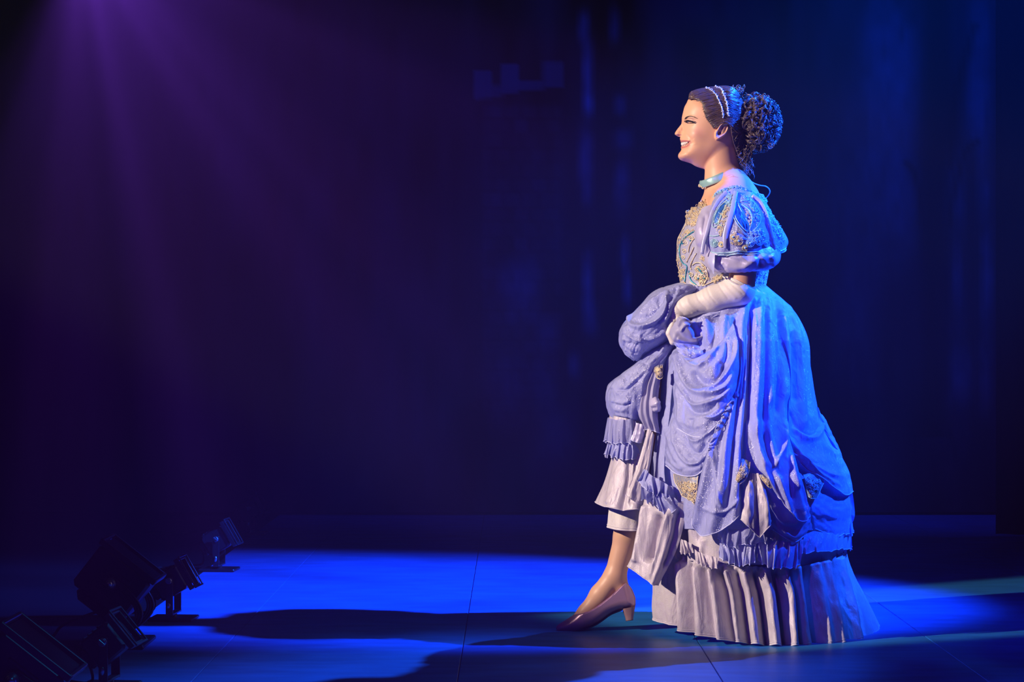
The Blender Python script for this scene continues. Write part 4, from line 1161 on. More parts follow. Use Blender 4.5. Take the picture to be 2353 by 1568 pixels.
def ovfn(th, v, x, y):
    r = 4.0 * np.sin(th * 19 + 1.5 * np.sin(th * 4)) * np.clip((v - .05) * 3, 0, 1) * np.clip(-np.sin(th) * 2 + .3, 0, 1)   # even flutes at the back
    r += 1.8 * vnoise(th * 16, v * 7 + th * 2, 31) * np.clip(v * 4, 0, 1)
    r += 2.2 * np.exp(-(v / .05) ** 2) * np.sin(th * 60)                      # gathers at the waist
    return r


overskirt, gO = loft('overskirt', OV, 320, 170, M_organza, person, ovs, ovfn, label='gathered periwinkle organza overskirt draped in swags')
_O = np.array(OV, float)


def base(x, y):
    """depth of the overskirt's front at (x, y)"""
    yy = np.clip(y, _O[0, 1], _O[-1, 1]); f = lambda i: np.interp(yy, _O[:, 1], _O[:, i])
    xl, xr, df = f(0), f(2), f(5)
    q = 1 - ((x - (xl + xr) / 2) / ((xr - xl) / 2)) ** 2
    return df * np.sqrt(np.maximum(q, 0.0))


def swag_fn(levels, amp, seed, sharp=5.0, asym=.35):
    """nested catenary folds: crests at the given places down the drape"""
    lv = np.array(levels, float)

    def f(u, v, x, y):
        ww = v + .05 * vnoise(u * 3.0, v * 3, seed) + .03 * vnoise(u * 7, v * 7, seed + 3)
        gap = np.diff(np.concatenate([[0], lv, [1]])).mean()
        r = np.zeros(u.shape)
        for i, c in enumerate(lv):
            t = (ww - c) / gap
            r += np.where(t < 0, np.exp(-(t / asym) ** 2), np.exp(-(t / (asym * .55)) ** 2)) * (1 - .25 * (i % 2))
        e = np.sin(np.clip(u, 0, 1) * math.pi) ** .6
        return amp * (r - .4) * (0.25 + .75 * e) + 1.4 * vnoise(u * 9, v * 14, seed + 9)
    return f


def flute_fn(cs, amp, seed, w=.07):
    """folds running down the drape at the given places across it"""
    def f(u, v, x, y):
        uu = u + .03 * vnoise(v * 3, u * 2, seed)
        r = sum(np.exp(-((uu - c) / w) ** 2) for c in cs)
        return 1.4 * amp * (r - .35) * np.clip(v * 4 + .25, 0, 1) + 1.3 * vnoise(u * 10, v * 8, seed + 5)
    return f


def swag(cols, fn, material=None, n=(76, 76), hem=True, name='swag', use_base=base, strokes=(), hem_r=1.2, hem_mat=None):
    if use_base is not None:                              # the top edge is sewn in below the surface it hangs from
        full = lambda u, v, x, y: fn(u, v, x, y) * np.clip(v * 5, 0, 1) - 14 * np.exp(-(v / .07) ** 2)
    else: full = fn
    o, g = patch(name, cols, n[0], n[1], material or M_organza, person, use_base, strokes, full)
    if hem: edge_tube('hem', g[:, -1] + np.array([0, 0, .6]), hem_r, hem_mat or M_organza_hem, o, .15)
    return o, g


# --- near side, under the gripping hand: great U-shaped swags
swag([[(1550, 792, 30), (1538, 835, 36), (1528, 880, 36), (1522, 935, 34)], [(1575, 800, 32), (1566, 868, 44), (1560, 925, 46), (1556, 985, 40)], [(1610, 802, 26), (1612, 868, 44), (1612, 936, 50), (1608, 1004, 40)],
      [(1648, 782, 22), (1655, 832, 32), (1660, 896, 38), (1656, 968, 30)], [(1684, 730, 8), (1694, 790, 14), (1698, 850, 16), (1692, 912, 12)]], swag_fn([.26, .55, .86], 4, 41), n=(120, 120),
     strokes=[([(1550, 800), (1561, 838), (1578, 882), (1602, 901), (1639, 903), (1668, 886), (1686, 850)], 6, 12, .1), ([(1556, 866), (1570, 900), (1593, 930), (1627, 926), (1658, 912), (1684, 884)], 5, 9, .1), ([(1692, 770), (1690, 814), (1668, 860), (1634, 892), (1610, 898)], 5, 9, .1),
              ([(1590, 850), (1606, 876), (1630, 880), (1652, 862), (1664, 830)], 9, -13, .1), ([(1566, 900), (1586, 944), (1620, 948), (1652, 930)], 6, -8, .1), ([(1600, 850), (1618, 836), (1640, 812), (1652, 790)], 3.5, 7), ([(1560, 806), (1590, 838), (1622, 836), (1644, 812)], 4, 6, .1),
              ([(1545, 830), (1556, 880), (1560, 940), (1566, 990)], 4, 6, .1), ([(1588, 960), (1590, 1000)], 6, -4), ([(1534, 850), (1540, 920), (1546, 980)], 5, -6, .1), ([(1672, 780), (1668, 820), (1656, 850)], 4, -6), ([(1612, 955), (1640, 960), (1666, 940)], 3, 5)])
swag([[(1526, 880, 30), (1512, 960, 34), (1506, 1020, 34), (1522, 1064, 28)], [(1560, 950, 32), (1550, 1005, 42), (1548, 1055, 44), (1562, 1092, 30)], [(1602, 968, 28), (1600, 1018, 40), (1600, 1058, 42), (1608, 1088, 28)], [(1662, 930, 14), (1652, 972, 20), (1644, 1006, 22), (1634, 1032, 20)]],
     swag_fn([.35, .93], 4, 47), n=(90, 80), strokes=[([(1548, 960), (1552, 1010), (1566, 1050), (1590, 1066), (1616, 1052), (1640, 1010)], 5, 9, .1), ([(1570, 990), (1584, 1030), (1604, 1040), (1626, 1016)], 6, -9, .1), ([(1560, 940), (1572, 990), (1600, 1016), (1636, 990)], 3, 5, .1), ([(1530, 1030), (1548, 1066), (1570, 1082)], 4, 5), ([(1520, 900), (1530, 980), (1550, 1050), (1575, 1080)], 6, 6, .1), ([(1560, 1000), (1585, 1045), (1610, 1060), (1630, 1030)], 5, -5)])
# column of organza at the left edge of the near side
swag([[(1540, 792, 34), (1514, 842, 40), (1506, 900, 44), (1498, 980, 44), (1484, 1060, 40), (1474, 1130, 34)], [(1548, 794, 42), (1526, 850, 50), (1520, 920, 56), (1512, 1000, 54), (1500, 1070, 50), (1496, 1150, 44)],
      [(1556, 800, 40), (1546, 860, 48), (1540, 930, 52), (1528, 1010, 50), (1524, 1070, 46), (1530, 1130, 40)]], flute_fn([.2, .52, .85], 5, 52, .1), n=(44, 130))
# central apron
swag([[(1690, 712, 2), (1690, 850, 6), (1655, 955, 16), (1632, 1020, 30), (1612, 1085, 36), (1590, 1192, 34)], [(1700, 704, 4), (1700, 850, 8), (1672, 958, 20), (1656, 1040, 36), (1644, 1125, 44), (1609, 1232, 38)], [(1710, 698, 4), (1708, 850, 8), (1694, 958, 14), (1686, 1040, 30), (1682, 1125, 42), (1665, 1214, 38)], [(1726, 680, 2), (1722, 850, 4), (1724, 950, 4), (1716, 1020, 8), (1706, 1100, 18), (1722, 1160, 22)]],
     flute_fn([.12, .45, .78], 8, 57, .09), n=(90, 200), strokes=[([(1640, 1040), (1648, 1120), (1664, 1176)], 5, 6), ([(1610, 1168), (1650, 1178), (1672, 1172), (1700, 1140)], 4, 5), ([(1690, 1000), (1680, 1090), (1668, 1170)], 5, -6), ([(1636, 1030), (1620, 1110), (1606, 1180)], 6, 5)])
# big right-hand swag with its lower sheer layer
swag([[(1748, 1085, 8), (1754, 1120, 14), (1762, 1170, 20), (1776, 1218, 20)], [(1792, 1115, 14), (1797, 1160, 22), (1806, 1205, 27), (1824, 1246, 20)], [(1850, 1130, 10), (1860, 1166, 16), (1863, 1196, 18), (1851, 1232, 14)]], swag_fn([.3, .6, .9], 5, 61), M_sheer, (60, 50))
swag([[(1730, 664, 2), (1722, 780, 6), (1715, 890, 8), (1716, 1000, 16), (1737, 1070, 30), (1778, 1114, 36)], [(1742, 662, 4), (1744, 780, 8), (1746, 890, 12), (1756, 1000, 22), (1776, 1086, 40), (1806, 1164, 40)], [(1754, 662, 4), (1776, 780, 8), (1786, 890, 12), (1791, 1000, 24), (1813, 1104, 40), (1840, 1198, 38)], [(1766, 664, 2), (1800, 780, 4), (1812, 890, 4), (1811, 980, 10), (1834, 1068, 30), (1863, 1188, 26)]],
     flute_fn([.16, .46, .8], 6, 63, .09), n=(110, 240), strokes=ovs + [([(1808, 960), (1800, 1030), (1776, 1080)], 6, 8), ([(1740, 960), (1745, 1030), (1770, 1080)], 8, 7), ([(1812, 1040), (1822, 1090), (1836, 1130)], 7, 7), ([(1756, 990), (1770, 1050), (1800, 1100)], 7, -7), ([(1806, 1000), (1814, 1080), (1826, 1160)], 4, -6), ([(1836, 1090), (1850, 1140), (1856, 1190)], 3.5, 5)])
# far right swags sweeping round to the back
swag([[(1766, 666, 2), (1798, 780, 4), (1812, 880, 4), (1812, 960, 4), (1814, 1000, 6), (1824, 1040, 10), (1840, 1066, 12)], [(1776, 668, 4), (1820, 760, 8), (1838, 860, 10), (1846, 940, 10), (1856, 990, 20), (1872, 1052, 26), (1892, 1106, 22)], [(1783, 672, 4), (1838, 760, 14), (1856, 850, 18), (1872, 940, 20), (1896, 1010, 30), (1920, 1075, 36), (1936, 1138, 28)], [(1789, 676, -10), (1848, 760, -10), (1864, 850, -10), (1882, 950, -10), (1918, 1020, -10), (1946, 1075, -6), (1960, 1130, 0)]],
     lambda u, v, x, y: swag_fn([.70, .78, .86, .93, .985], 8, 67)(u, v, x, y) * sstep(.62, .72, v), n=(90, 220), strokes=ovs + [([(1820, 980), (1850, 1010), (1880, 1000), (1892, 960)], 6, 8), ([(1812, 940), (1836, 990), (1872, 1000), (1886, 970)], 4, -6), ([(1814, 1010), (1850, 1060), (1900, 1092), (1940, 1100)], 4, 6), ([(1830, 1040), (1880, 1090), (1936, 1124)], 4, 5)])
swag([[(1864, 1120, 0), (1866, 1170, 6), (1874, 1216, 8)], [(1915, 1125, 6), (1918, 1180, 16), (1922, 1234, 10)], [(1956, 1112, 4), (1964, 1186, 6), (1944, 1224, 2)]], swag_fn([.55, .9], 4, 71), M_sheer, (50, 50))
swag([[(1880, 930, 20), (1884, 960, 26), (1890, 985, 22)], [(1890, 950, 0), (1905, 1000, 4), (1925, 1030, 2)], [(1886, 940, -60), (1914, 1000, -60), (1936, 1050, -60)]], swag_fn([.4, .8], 4, 72), n=(30, 30))

# --- front skirt lifted by the hands: two puffs, drawn-up lining, frilled layers round the leg
PUFF = [(1602, 660, 1600, 668, 40, 40, 60, 0, 0), (1570, 650, 1590, 690, 46, 70, 90, 0, 0), (1530, 660, 1572, 736, 50, 92, 110, 0, 0), (1494, 678, 1552, 768, 52, 98, 120, 0, 0), (1460, 712, 1530, 788, 52, 96, 120, 0, 0), (1432, 745, 1505, 805, 50, 88, 110, 0, 0), (1422, 782, 1486, 818, 48, 70, 90, 0, 0), (1436, 812, 1472, 828, 46, 44, 60, 0, 0), (1452, 827, 1462, 829, 44, 12, 20, 0, 0)]
puff, gp = loft('lifted_puff', PUFF, 170, 110, M_organza, person,
                [([(1534, 676), (1528, 710), (1506, 738), (1474, 752), (1450, 746), (1446, 728), (1462, 700), (1490, 676), (1520, 662)], 4.5, 8, 0), ([(1520, 676), (1500, 716), (1470, 736), (1456, 728)], 8, -9), ([(1566, 664), (1548, 690), (1536, 720), (1512, 752)], 5, 6, .1),
                 ([(1436, 742), (1440, 768), (1470, 780), (1510, 770), (1532, 752)], 4, 6, .1), ([(1470, 772), (1490, 784), (1512, 776), (1530, 764)], 4, -9), ([(1434, 772), (1444, 796), (1466, 806), (1480, 800)], 5, 5, .1), ([(1432, 786), (1446, 790), (1470, 796)], 3.5, -5), ([(1550, 656), (1590, 664), (1600, 670)], 4, 4),
                 ([(1532, 682), (1531, 706), (1514, 732), (1480, 748), (1456, 745)], 2.2, 6, .05), ([(1570, 660), (1540, 668), (1508, 684), (1480, 708), (1466, 730)], 2.2, 5, .1), ([(1440, 748), (1452, 774), (1486, 782), (1520, 766)], 2.2, 5, .05), ([(1432, 800), (1456, 812), (1474, 808)], 2.5, 5),
                 ([(1540, 690), (1534, 716), (1524, 738)], 2.2, 5), ([(1462, 730), (1490, 722), (1514, 700), (1524, 684)], 3, -5), ([(1556, 660), (1550, 676), (1538, 690)], 3, -5), ([(1430, 760), (1436, 780), (1430, 796)], 3, 4)],
                lambda th, v, x, y: 2.0 * vnoise(th * 5, v * 9, 81) + 1.2 * vnoise(th * 12, v * 16, 82), label='puffed organza lifted in front of the hand')
PUFF2 = [(1540, 778, 1556, 796, 60, 40, 60, 0, 0), (1500, 798, 1540, 830, 56, 62, 80, 0, 0), (1464, 832, 1528, 850, 52, 84, 110, 0, 0), (1428, 860, 1520, 876, 48, 98, 125, 0, 0), (1398, 884, 1514, 900, 46, 106, 135, 0, 0), (1392, 910, 1508, 930, 44, 108, 138, 0, 0), (1394, 938, 1500, 958, 42, 102, 130, 0, 0), (1404, 960, 1486, 978, 40, 84, 110, 0, 0)]
loft('lifted_puff', PUFF2, 170, 100, M_organza, person,
     [([(1540, 790), (1500, 826), (1450, 860), (1410, 884)], 5, 6, .1), ([(1530, 806), (1490, 846), (1450, 880), (1414, 908)], 4, 6, .1), ([(1446, 868), (1432, 890), (1416, 902)], 7, -6), ([(1500, 840), (1476, 880), (1470, 930), (1470, 960)], 5, 5), ([(1520, 810), (1480, 846)], 5, -5), ([(1400, 920), (1430, 926), (1450, 920)], 4, 3), ([(1404, 936), (1424, 944), (1440, 940)], 4, 3),
      ([(1536, 792), (1498, 834), (1456, 868), (1420, 896)], 2.2, 5, .05), ([(1540, 800), (1506, 846), (1484, 884), (1478, 930)], 2.2, 5), ([(1500, 816), (1464, 846), (1420, 874), (1404, 896)], 2.2, 4, .05), ([(1418, 896), (1440, 894), (1470, 872)], 3, -6), ([(1404, 926), (1430, 934), (1452, 926)], 2.5, -4), ([(1410, 950), (1440, 956), (1470, 962)], 3, 4)],
     lambda th, v, x, y: 2.0 * vnoise(th * 5, v * 7, 84) + 1.2 * vnoise(th * 13, v * 12, 85), label='lower organza puff drawn up towards the hand')
# bunched cloth in the fist, folding over the knuckles
swag([[(1540, 768, 168), (1548, 742, 178), (1562, 728, 182)], [(1546, 778, 184), (1560, 754, 196), (1576, 732, 196)], [(1552, 786, 186), (1580, 776, 196), (1592, 740, 196)], [(1572, 794, 180), (1602, 780, 190), (1612, 740, 184)], [(1604, 800, 176), (1630, 770, 180), (1650, 724, 170)]], lambda u, v, x, y: 5 * np.sin(v * 9 + u * 3) * .6 + 2 * vnoise(u * 6, v * 6, 91), M_lining, (50, 44), True, 'bunched_cloth', None,
     [([(1556, 752), (1568, 736), (1586, 733), (1598, 744)], 3, 5, .1), ([(1562, 764), (1574, 748), (1586, 746)], 3, 4, .1), ([(1590, 744), (1600, 758), (1604, 776)], 8, -15, .1), ([(1556, 776), (1580, 786), (1606, 784)], 4, 6, .1)])
swag([[(1598, 732, 178), (1602, 770, 184), (1606, 800, 184), (1598, 836, 190)], [(1626, 726, 176), (1632, 770, 196), (1634, 802, 200), (1622, 824, 204)], [(1652, 718, 160), (1656, 764, 186), (1656, 800, 196), (1640, 812, 202)], [(1684, 706, 134), (1676, 754, 166), (1668, 790, 180), (1660, 806, 186)]], flute_fn([.25, .7], 5, 93, .12), M_organza, (50, 50), True, 'bunched_cloth', None)
swag([[(1546, 786, 190), (1552, 796, 196), (1560, 812, 198)], [(1570, 790, 206), (1584, 808, 212), (1590, 826, 208)], [(1606, 794, 206), (1616, 812, 210), (1610, 830, 206)]], lambda u, v, x, y: 3 * np.sin(v * 8 + u * 4) + 2 * vnoise(u * 7, v * 7, 95), M_organza, (40, 30), True, 'bunched_cloth', None)
# lining and knot between puff and column
swag([[(1492, 848, 128), (1474, 900, 140), (1466, 950, 144), (1480, 985, 140)], [(1506, 842, 136), (1492, 900, 152), (1490, 950, 156), (1500, 990, 150)], [(1524, 836, 132), (1514, 900, 150), (1512, 960, 154), (1516, 996, 148)]], flute_fn([.15, .42, .7], 5, 97, .09), M_lining, (50, 60), True, 'drawn_lining', None)
m = MB()
lk, gk = loft('fabric_knot', [(1492, 928, 1496, 946, 152, 6, 6, 0, 0), (1496, 918, 1506, 948, 156, 16, 14, 0, 0), (1506, 912, 1516, 946, 158, 20, 16, 0, 0), (1514, 916, 1520, 938, 156, 10, 10, 0, 0)], 40, 30, M_satin_pale, person, [([(1494, 934), (1508, 928), (1518, 922)], 3, 3), ([(1496, 940), (1510, 938)], 2.5, -3)])


def ruffle(top, bottom, n, amp, seed, material, name='ruffle', w=120, h=26, parent=None, tilt=.6):
    """a gathered frill between two (x, y, d) curves; the fullness grows towards its free edge"""
    a = crm(np.array(top, float), w); b = crm(np.array(bottom, float), w)
    u = np.linspace(0, 1, w)[:, None]; v = np.linspace(0, 1, h)[None]
    g = a[:, None] * (1 - v[..., None]) + b[:, None] * v[..., None]
    ph = n * 2 * math.pi * u + 3.6 * vnoise(u * n * .55, v * 1.1, seed) + 1.2 * vnoise(u * n * 1.7, v * 2, seed + 4)
    wv = np.sin(ph) + .45 * np.sin(1.7 * ph + 1 + 2 * v) + .6 * vnoise(u * n * 1.1, v * 1.5, seed + 5)
    am = amp * (.3 + .7 * v ** .8) * (1 + .6 * vnoise(u * n * .45, 0 * v, seed + 1))
    g[..., 2] += wv * am + 3 * np.sin(v * math.pi)
    g[..., 0] += np.cos(ph) * am * tilt * .6
    g[..., 1] += wv * am * .4 * v + 2.4 * vnoise(u * n * 1.3, v * 2, seed + 2) + 3.5 * v * vnoise(u * n * .6, 0 * v, seed + 6)
    o = finish(name, g, False, material, parent or person)
    edge_tube('hem', g[:, -1], .9, M_organza_hem if material in (M_organza, M_sheer) else M_hem, o, .2)
    return o, g


# frilled layers of the lifted front, closed round the leg
loft('lifted_underskirt', [(1402, 955, 1486, 970, 40, 92, 110, 0, 0), (1396, 985, 1488, 995, 40, 96, 116, 0, 0), (1398, 1015, 1492, 1020, 40, 96, 116, 0, 0), (1406, 1046, 1494, 1048, 40, 90, 112, 0, 0)], 120, 30, M_satin, person, (), lambda th, v, x, y: 2 * np.sin(th * 13 + 2 * np.sin(th * 3)) + 1.5 * vnoise(th * 6, v * 3, 101))
th = np.linspace(-.35, math.pi + .35, 40)
ring = lambda cx, cyy, rx, ry, dd: np.stack([cx - rx * np.cos(th), cyy + ry * np.sin(th), 40 + dd * np.sin(th)], -1)
ruffle(ring(1440, 962, 44, 2, 96), ring(1438, 1014, 50, 4, 106), 11, 5, 103, M_sheer, w=170)
ruffle(ring(1440, 1012, 42, 4, 100), ring(1438, 1046, 48, 8, 108), 14, 5, 105, M_organza, w=190)
L1, gL1 = loft('lifted_underskirt', [(1409, 1040, 1500, 1044, 40, 92, 100, 0, 0), (1400, 1070, 1504, 1074, 40, 100, 108, 0, 0), (1388, 1110, 1510, 1120, 40, 112, 118, 2, 0), (1369, 1152, 1514, 1160, 40, 126, 128, 16, -10)], 200, 50, M_satin, person,
               [([(1446, 1046), (1444, 1100), (1432, 1150), (1428, 1176)], 7, -9, .05), ([(1420, 1050), (1408, 1100), (1394, 1160)], 9, 5, .05), ([(1478, 1046), (1472, 1100), (1462, 1160), (1458, 1180)], 8, 9, .05), ([(1462, 1060), (1456, 1110), (1448, 1160)], 4, -5, .05)],
               lambda th, v, x, y: 3 * v * np.sin(th * 9 + 1) + 1.5 * vnoise(th * 5, v * 3, 107), label='lavender satin layer lifted clear of the leg')
m = MB(); m.tube(P(*gL1[:, -1].T), 1.5 * S, 5, closed=True); link('hem', m.mesh('hem', True), M_hem, L1)
L2, gL2 = loft('petticoat', [(1404, 1120, 1496, 1124, 40, 78, 90, 0, 0), (1400, 1165, 1494, 1168, 40, 82, 92, 0, 0), (1395, 1210, 1492, 1214, 40, 84, 94, 8, -4)], 140, 30, M_petticoat, person, (), lambda th, v, x, y: 1.6 * np.sin(th * 7) * v + 1.2 * vnoise(th * 6, v * 3, 109), label='off-white petticoat hem above the ankle')
for yy in (0, -5):
    m = MB(); p_ = gL2[:, -1] + np.array([0, yy, 0]); m.tube(P(*p_.T), (1.2 if yy == 0 else .6) * S, 5, closed=True); link('hem', m.mesh('hem', True), M_hem, L2)
# pale panel hanging over the layer, its raw hem
swag([[(1488, 985, 150), (1470, 1050, 152), (1452, 1100, 160), (1437, 1138, 164)], [(1496, 990, 156), (1482, 1060, 160), (1466, 1110, 166), (1454, 1150, 168)], [(1504, 1000, 154), (1494, 1070, 156), (1482, 1120, 158), (1476, 1162, 158)]], flute_fn([.3, .8], 3, 111, .14), M_satin, (30, 50), True, 'satin_panel', None, hem_mat=M_hem)
swag([[(1461, 972, 138), (1455, 992, 146), (1448, 1010, 148)], [(1470, 974, 146), (1466, 996, 154), (1460, 1016, 154)], [(1482, 978, 148), (1480, 1000, 152), (1474, 1018, 150)]], flute_fn([.3, .7], 3, 113, .14), M_satin_pale, (20, 20), True, 'satin_panel', None)
# crumpled organza frill at the front corner
ruffle([(1478, 1076, 196), (1496, 1090, 214), (1520, 1104, 224), (1546, 1120, 230)], [(1466, 1112, 196), (1484, 1128, 216), (1512, 1140, 228), (1550, 1150, 232)], 4.5, 6, 115, M_organza, w=90)
ruffle([(1472, 1104, 190), (1490, 1122, 214), (1518, 1136, 226), (1552, 1146, 230)], [(1474, 1146, 190), (1500, 1164, 216), (1532, 1178, 228), (1564, 1160, 232)], 5, 7, 117, M_sheer, w=90)
ruffle([(1500, 1120, 222), (1516, 1130, 230), (1536, 1136, 236)], [(1506, 1158, 222), (1526, 1180, 232), (1556, 1172, 238)], 3, 6, 118, M_organza, w=60)
# satin drape looped up at the front corner
swag([[(1480, 1148, 172), (1472, 1200, 178), (1464, 1250, 184), (1444, 1302, 186)], [(1496, 1152, 200), (1490, 1210, 208), (1480, 1262, 212), (1464, 1318, 210)], [(1520, 1156, 222), (1514, 1216, 226), (1506, 1274, 230), (1486, 1334, 226)], [(1548, 1158, 232), (1542, 1220, 240), (1526, 1284, 242), (1501, 1344, 234)], [(1578, 1150, 228), (1570, 1214, 234), (1550, 1278, 236), (1514, 1346, 226)]],
     flute_fn([.04, .70], 6, 121, .09), M_satin, (90, 90), True, 'satin_drape', None, [([(1512, 1176), (1500, 1226), (1492, 1272), (1488, 1296)], 10, -24, .15), ([(1538, 1170), (1522, 1232), (1500, 1306), (1492, 1336)], 6, 10, .1), ([(1484, 1160), (1474, 1230), (1460, 1296)], 6, 7, .05), ([(1562, 1166), (1548, 1236), (1524, 1310)], 6, -9, .1), ([(1526, 1190), (1512, 1240), (1504, 1280)], 3, 4)], 1.4, M_hem)

# --- satin skirt below, flounce to the floor
loft('satin_skirt', [(1492, 1130, 1940, 1130, 0, 282, 270, 0, 0), (1496, 1180, 1944, 1185, 0, 282, 270, 0, 0), (1500, 1230, 1940, 1240, 0, 284, 272, 10, 0), (1504, 1270, 1938, 1285, 0, 286, 272, 20, 0)], 240, 40, M_satin, person,
     [([(1560, 1160), (1570, 1210), (1574, 1260)], 8, -9, .05), ([(1584, 1180), (1596, 1230), (1612, 1290)], 8, 8, .05), ([(1606, 1190), (1616, 1240)], 6, -6, .05), ([(1622, 1220), (1612, 1270), (1622, 1300)], 8, 7, .05), ([(1540, 1180), (1548, 1240)], 7, 5, .05)], lambda th, v, x, y: 3.5 * np.sin(th * 27 + 2 * np.sin(th * 5)) + 1.5 * vnoise(th * 8, v * 2, 131))
rim = floor_row(np.array([318.0, -306.0])) - 1.2
FL = [(1508, 1238, 1941, 1262, 0, 288, 274, 52, 10), (1503, 1262, 1948, 1285, 0, 294, 280, 52, 12), (1500, 1310, 1963, 1325, 0, 302, 286, 54, 10), (1500, 1360, 1988, 1378, 0, 310, 294, 56, -20), (1502, 1404, 2022, 1446, 0, 318, 306, rim[0] - 1425, rim[1] - 1425)]
fst = []
fg = np.random.default_rng(19)
# (top x, bottom x, width, height) of the pleats that stand proud, in order across the front
for xt, xb, w, h in [(a_, b_, c_, d_ * 1.9) for a_, b_, c_, d_ in ((1522, 1516, 10, 9), (1548, 1546, 7, -13), (1566, 1574, 9, 10), (1584, 1592, 6, -10), (1600, 1612, 9, 8), (1618, 1640, 7, -9), (1634, 1664, 9, 12), (1652, 1688, 6, -13), (1668, 1704, 9, 11), (1690, 1722, 5, -13), (1708, 1742, 11, 11), (1732, 1762, 5, -13), (1752, 1784, 11, 12),
                     (1778, 1806, 6, -13), (1796, 1826, 10, 11), (1814, 1842, 5, -12), (1828, 1856, 9, 7), (1846, 1880, 7, -14), (1866, 1904, 9, 9), (1884, 1930, 10, 12), (1904, 1952, 6, -12), (1920, 1974, 8, 9), (1932, 1994, 5, -8))]:
    yt = 1276 + 34 * math.sin(max(0, min(1, (xt - 1520) / 400)) * math.pi)
    mid = (xt + xb) / 2 + fg.normal(0, 2)
    fst.append(([(xt, yt - 4), ((xt + mid) / 2, (yt + 1375) / 2), (mid, 1375), (xb, 1500)], w, h, .08))


def flfn(th, v, x, y):
    back = np.clip(-np.sin(th) * 2 + .2, 0, 1)
    r = back * 9 * np.sin(th * 31 + 2 * np.sin(th * 7)) * (.3 + .7 * v)
    r += 3.4 * np.sin(th * 74 + 3 * np.sin(th * 9)) * np.exp(-(v / .22) ** 2)               # gathers under the seam
    return r + 2.0 * vnoise(th * 26, v * 2.5, 141) * (.3 + v) + 1.2 * vnoise(th * 60, v * 5, 142)


flounce, gF = loft('flounce', FL, 480, 100, M_satin, person, fst, flfn, label='wide gathered satin flounce reaching the floor')
hm = gF[:, -1].copy()
m = MB(); m.tube(P(*hm.T), 1.5 * S, 5, closed=True); link('hem', m.mesh('hem', True), M_hem, flounce)
hm2 = gF[:, -3] + np.array([0, 0, 0]); m = MB(); m.tube(P(*hm2.T), .8 * S, 4, closed=True); link('hem', m.mesh('hem', True), M_hem, flounce)
# organza frills over the seam
fb = lambda x, y, o: (x, y, float(base(np.array(x), np.array(min(y, 1215)))) + o)
ruffle([fb(1646, 1206, 14), fb(1680, 1218, 18), fb(1716, 1214, 20), fb(1752, 1206, 16)], [fb(1650, 1246, 20), fb(1684, 1256, 26), fb(1720, 1254, 26), fb(1758, 1250, 20)], 5, 7, 151, M_sheer, w=100)
ruffle([fb(1652, 1240, 12), fb(1684, 1252, 18), fb(1718, 1252, 18), fb(1746, 1246, 14)], [fb(1654, 1286, 22), fb(1684, 1300, 30), fb(1716, 1300, 30), fb(1740, 1286, 24)], 7, 6, 152, M_organza, w=120)
ruffle([fb(1740, 1232, 10), fb(1776, 1240, 12), fb(1810, 1244, 10), fb(1846, 1236, 8)], [fb(1742, 1290, 18), fb(1776, 1302, 24), fb(1808, 1306, 24), fb(1838, 1300, 20)], 6, 7, 153, M_organza, w=120)
ruffle([fb(1836, 1226, 6), fb(1880, 1222, 8), fb(1920, 1214, 4), (1950, 1206, 30), (1954, 1200, -40)], [fb(1842, 1270, 14), fb(1882, 1268, 18), fb(1922, 1266, 14), (1952, 1262, 40), (1956, 1258, -40)], 8, 6, 154, M_organza, w=150)
ruffle([(1930, 1190, 90), (1950, 1184, 40), (1956, 1180, -30)], [(1936, 1228, 100), (1958, 1226, 50), (1962, 1222, -40)], 5, 5, 155, M_sheer, w=70)
ruffle([fb(1560, 1236, 10), fb(1574, 1244, 14), fb(1590, 1250, 14)], [fb(1556, 1262, 14), fb(1576, 1274, 20), fb(1592, 1270, 18)], 3, 5, 156, M_satin, w=60)
ruffle([fb(1596, 1262, 10), fb(1622, 1276, 14), fb(1650, 1284, 14)], [fb(1598, 1290, 16), fb(1624, 1306, 22), fb(1650, 1310, 20)], 5, 5, 157, M_satin, w=80)
# frill down the side seam of the apron
ruffle([fb(1700, 905, 16), fb(1672, 960, 24), fb(1646, 1016, 34), fb(1636, 1050, 34)], [fb(1690, 902, 20), fb(1656, 964, 34), fb(1632, 1018, 44), fb(1624, 1054, 44)], 11, 3.0, 158, M_organza, w=130, h=12)

# two-tailed satin bow ends
swag([[fb(1722, 1086, 20), fb(1712, 1120, 28), fb(1708, 1160, 34), fb(1702, 1194, 36)], [fb(1730, 1088, 26), fb(1728, 1130, 36), fb(1726, 1170, 42), fb(1724, 1214, 42)], [fb(1738, 1090, 24), fb(1742, 1140, 32), fb(1744, 1190, 36), fb(1746, 1236, 36)]], flute_fn([.3], 4, 161, .2), M_satin, (24, 50), True, 'bow_tail', None, (), 1.0, M_hem)
swag([[fb(1734, 1088, 22), fb(1740, 1140, 34), fb(1744, 1190, 40), fb(1746, 1236, 40)], [fb(1742, 1088, 28), fb(1756, 1140, 40), fb(1762, 1180, 44), fb(1764, 1214, 44)], [fb(1750, 1092, 24), fb(1764, 1140, 32), fb(1770, 1170, 34), fb(1773, 1196, 34)]], flute_fn([.6], 4, 162, .2), M_satin, (24, 50), True, 'bow_tail', None, (), 1.0, M_hem)
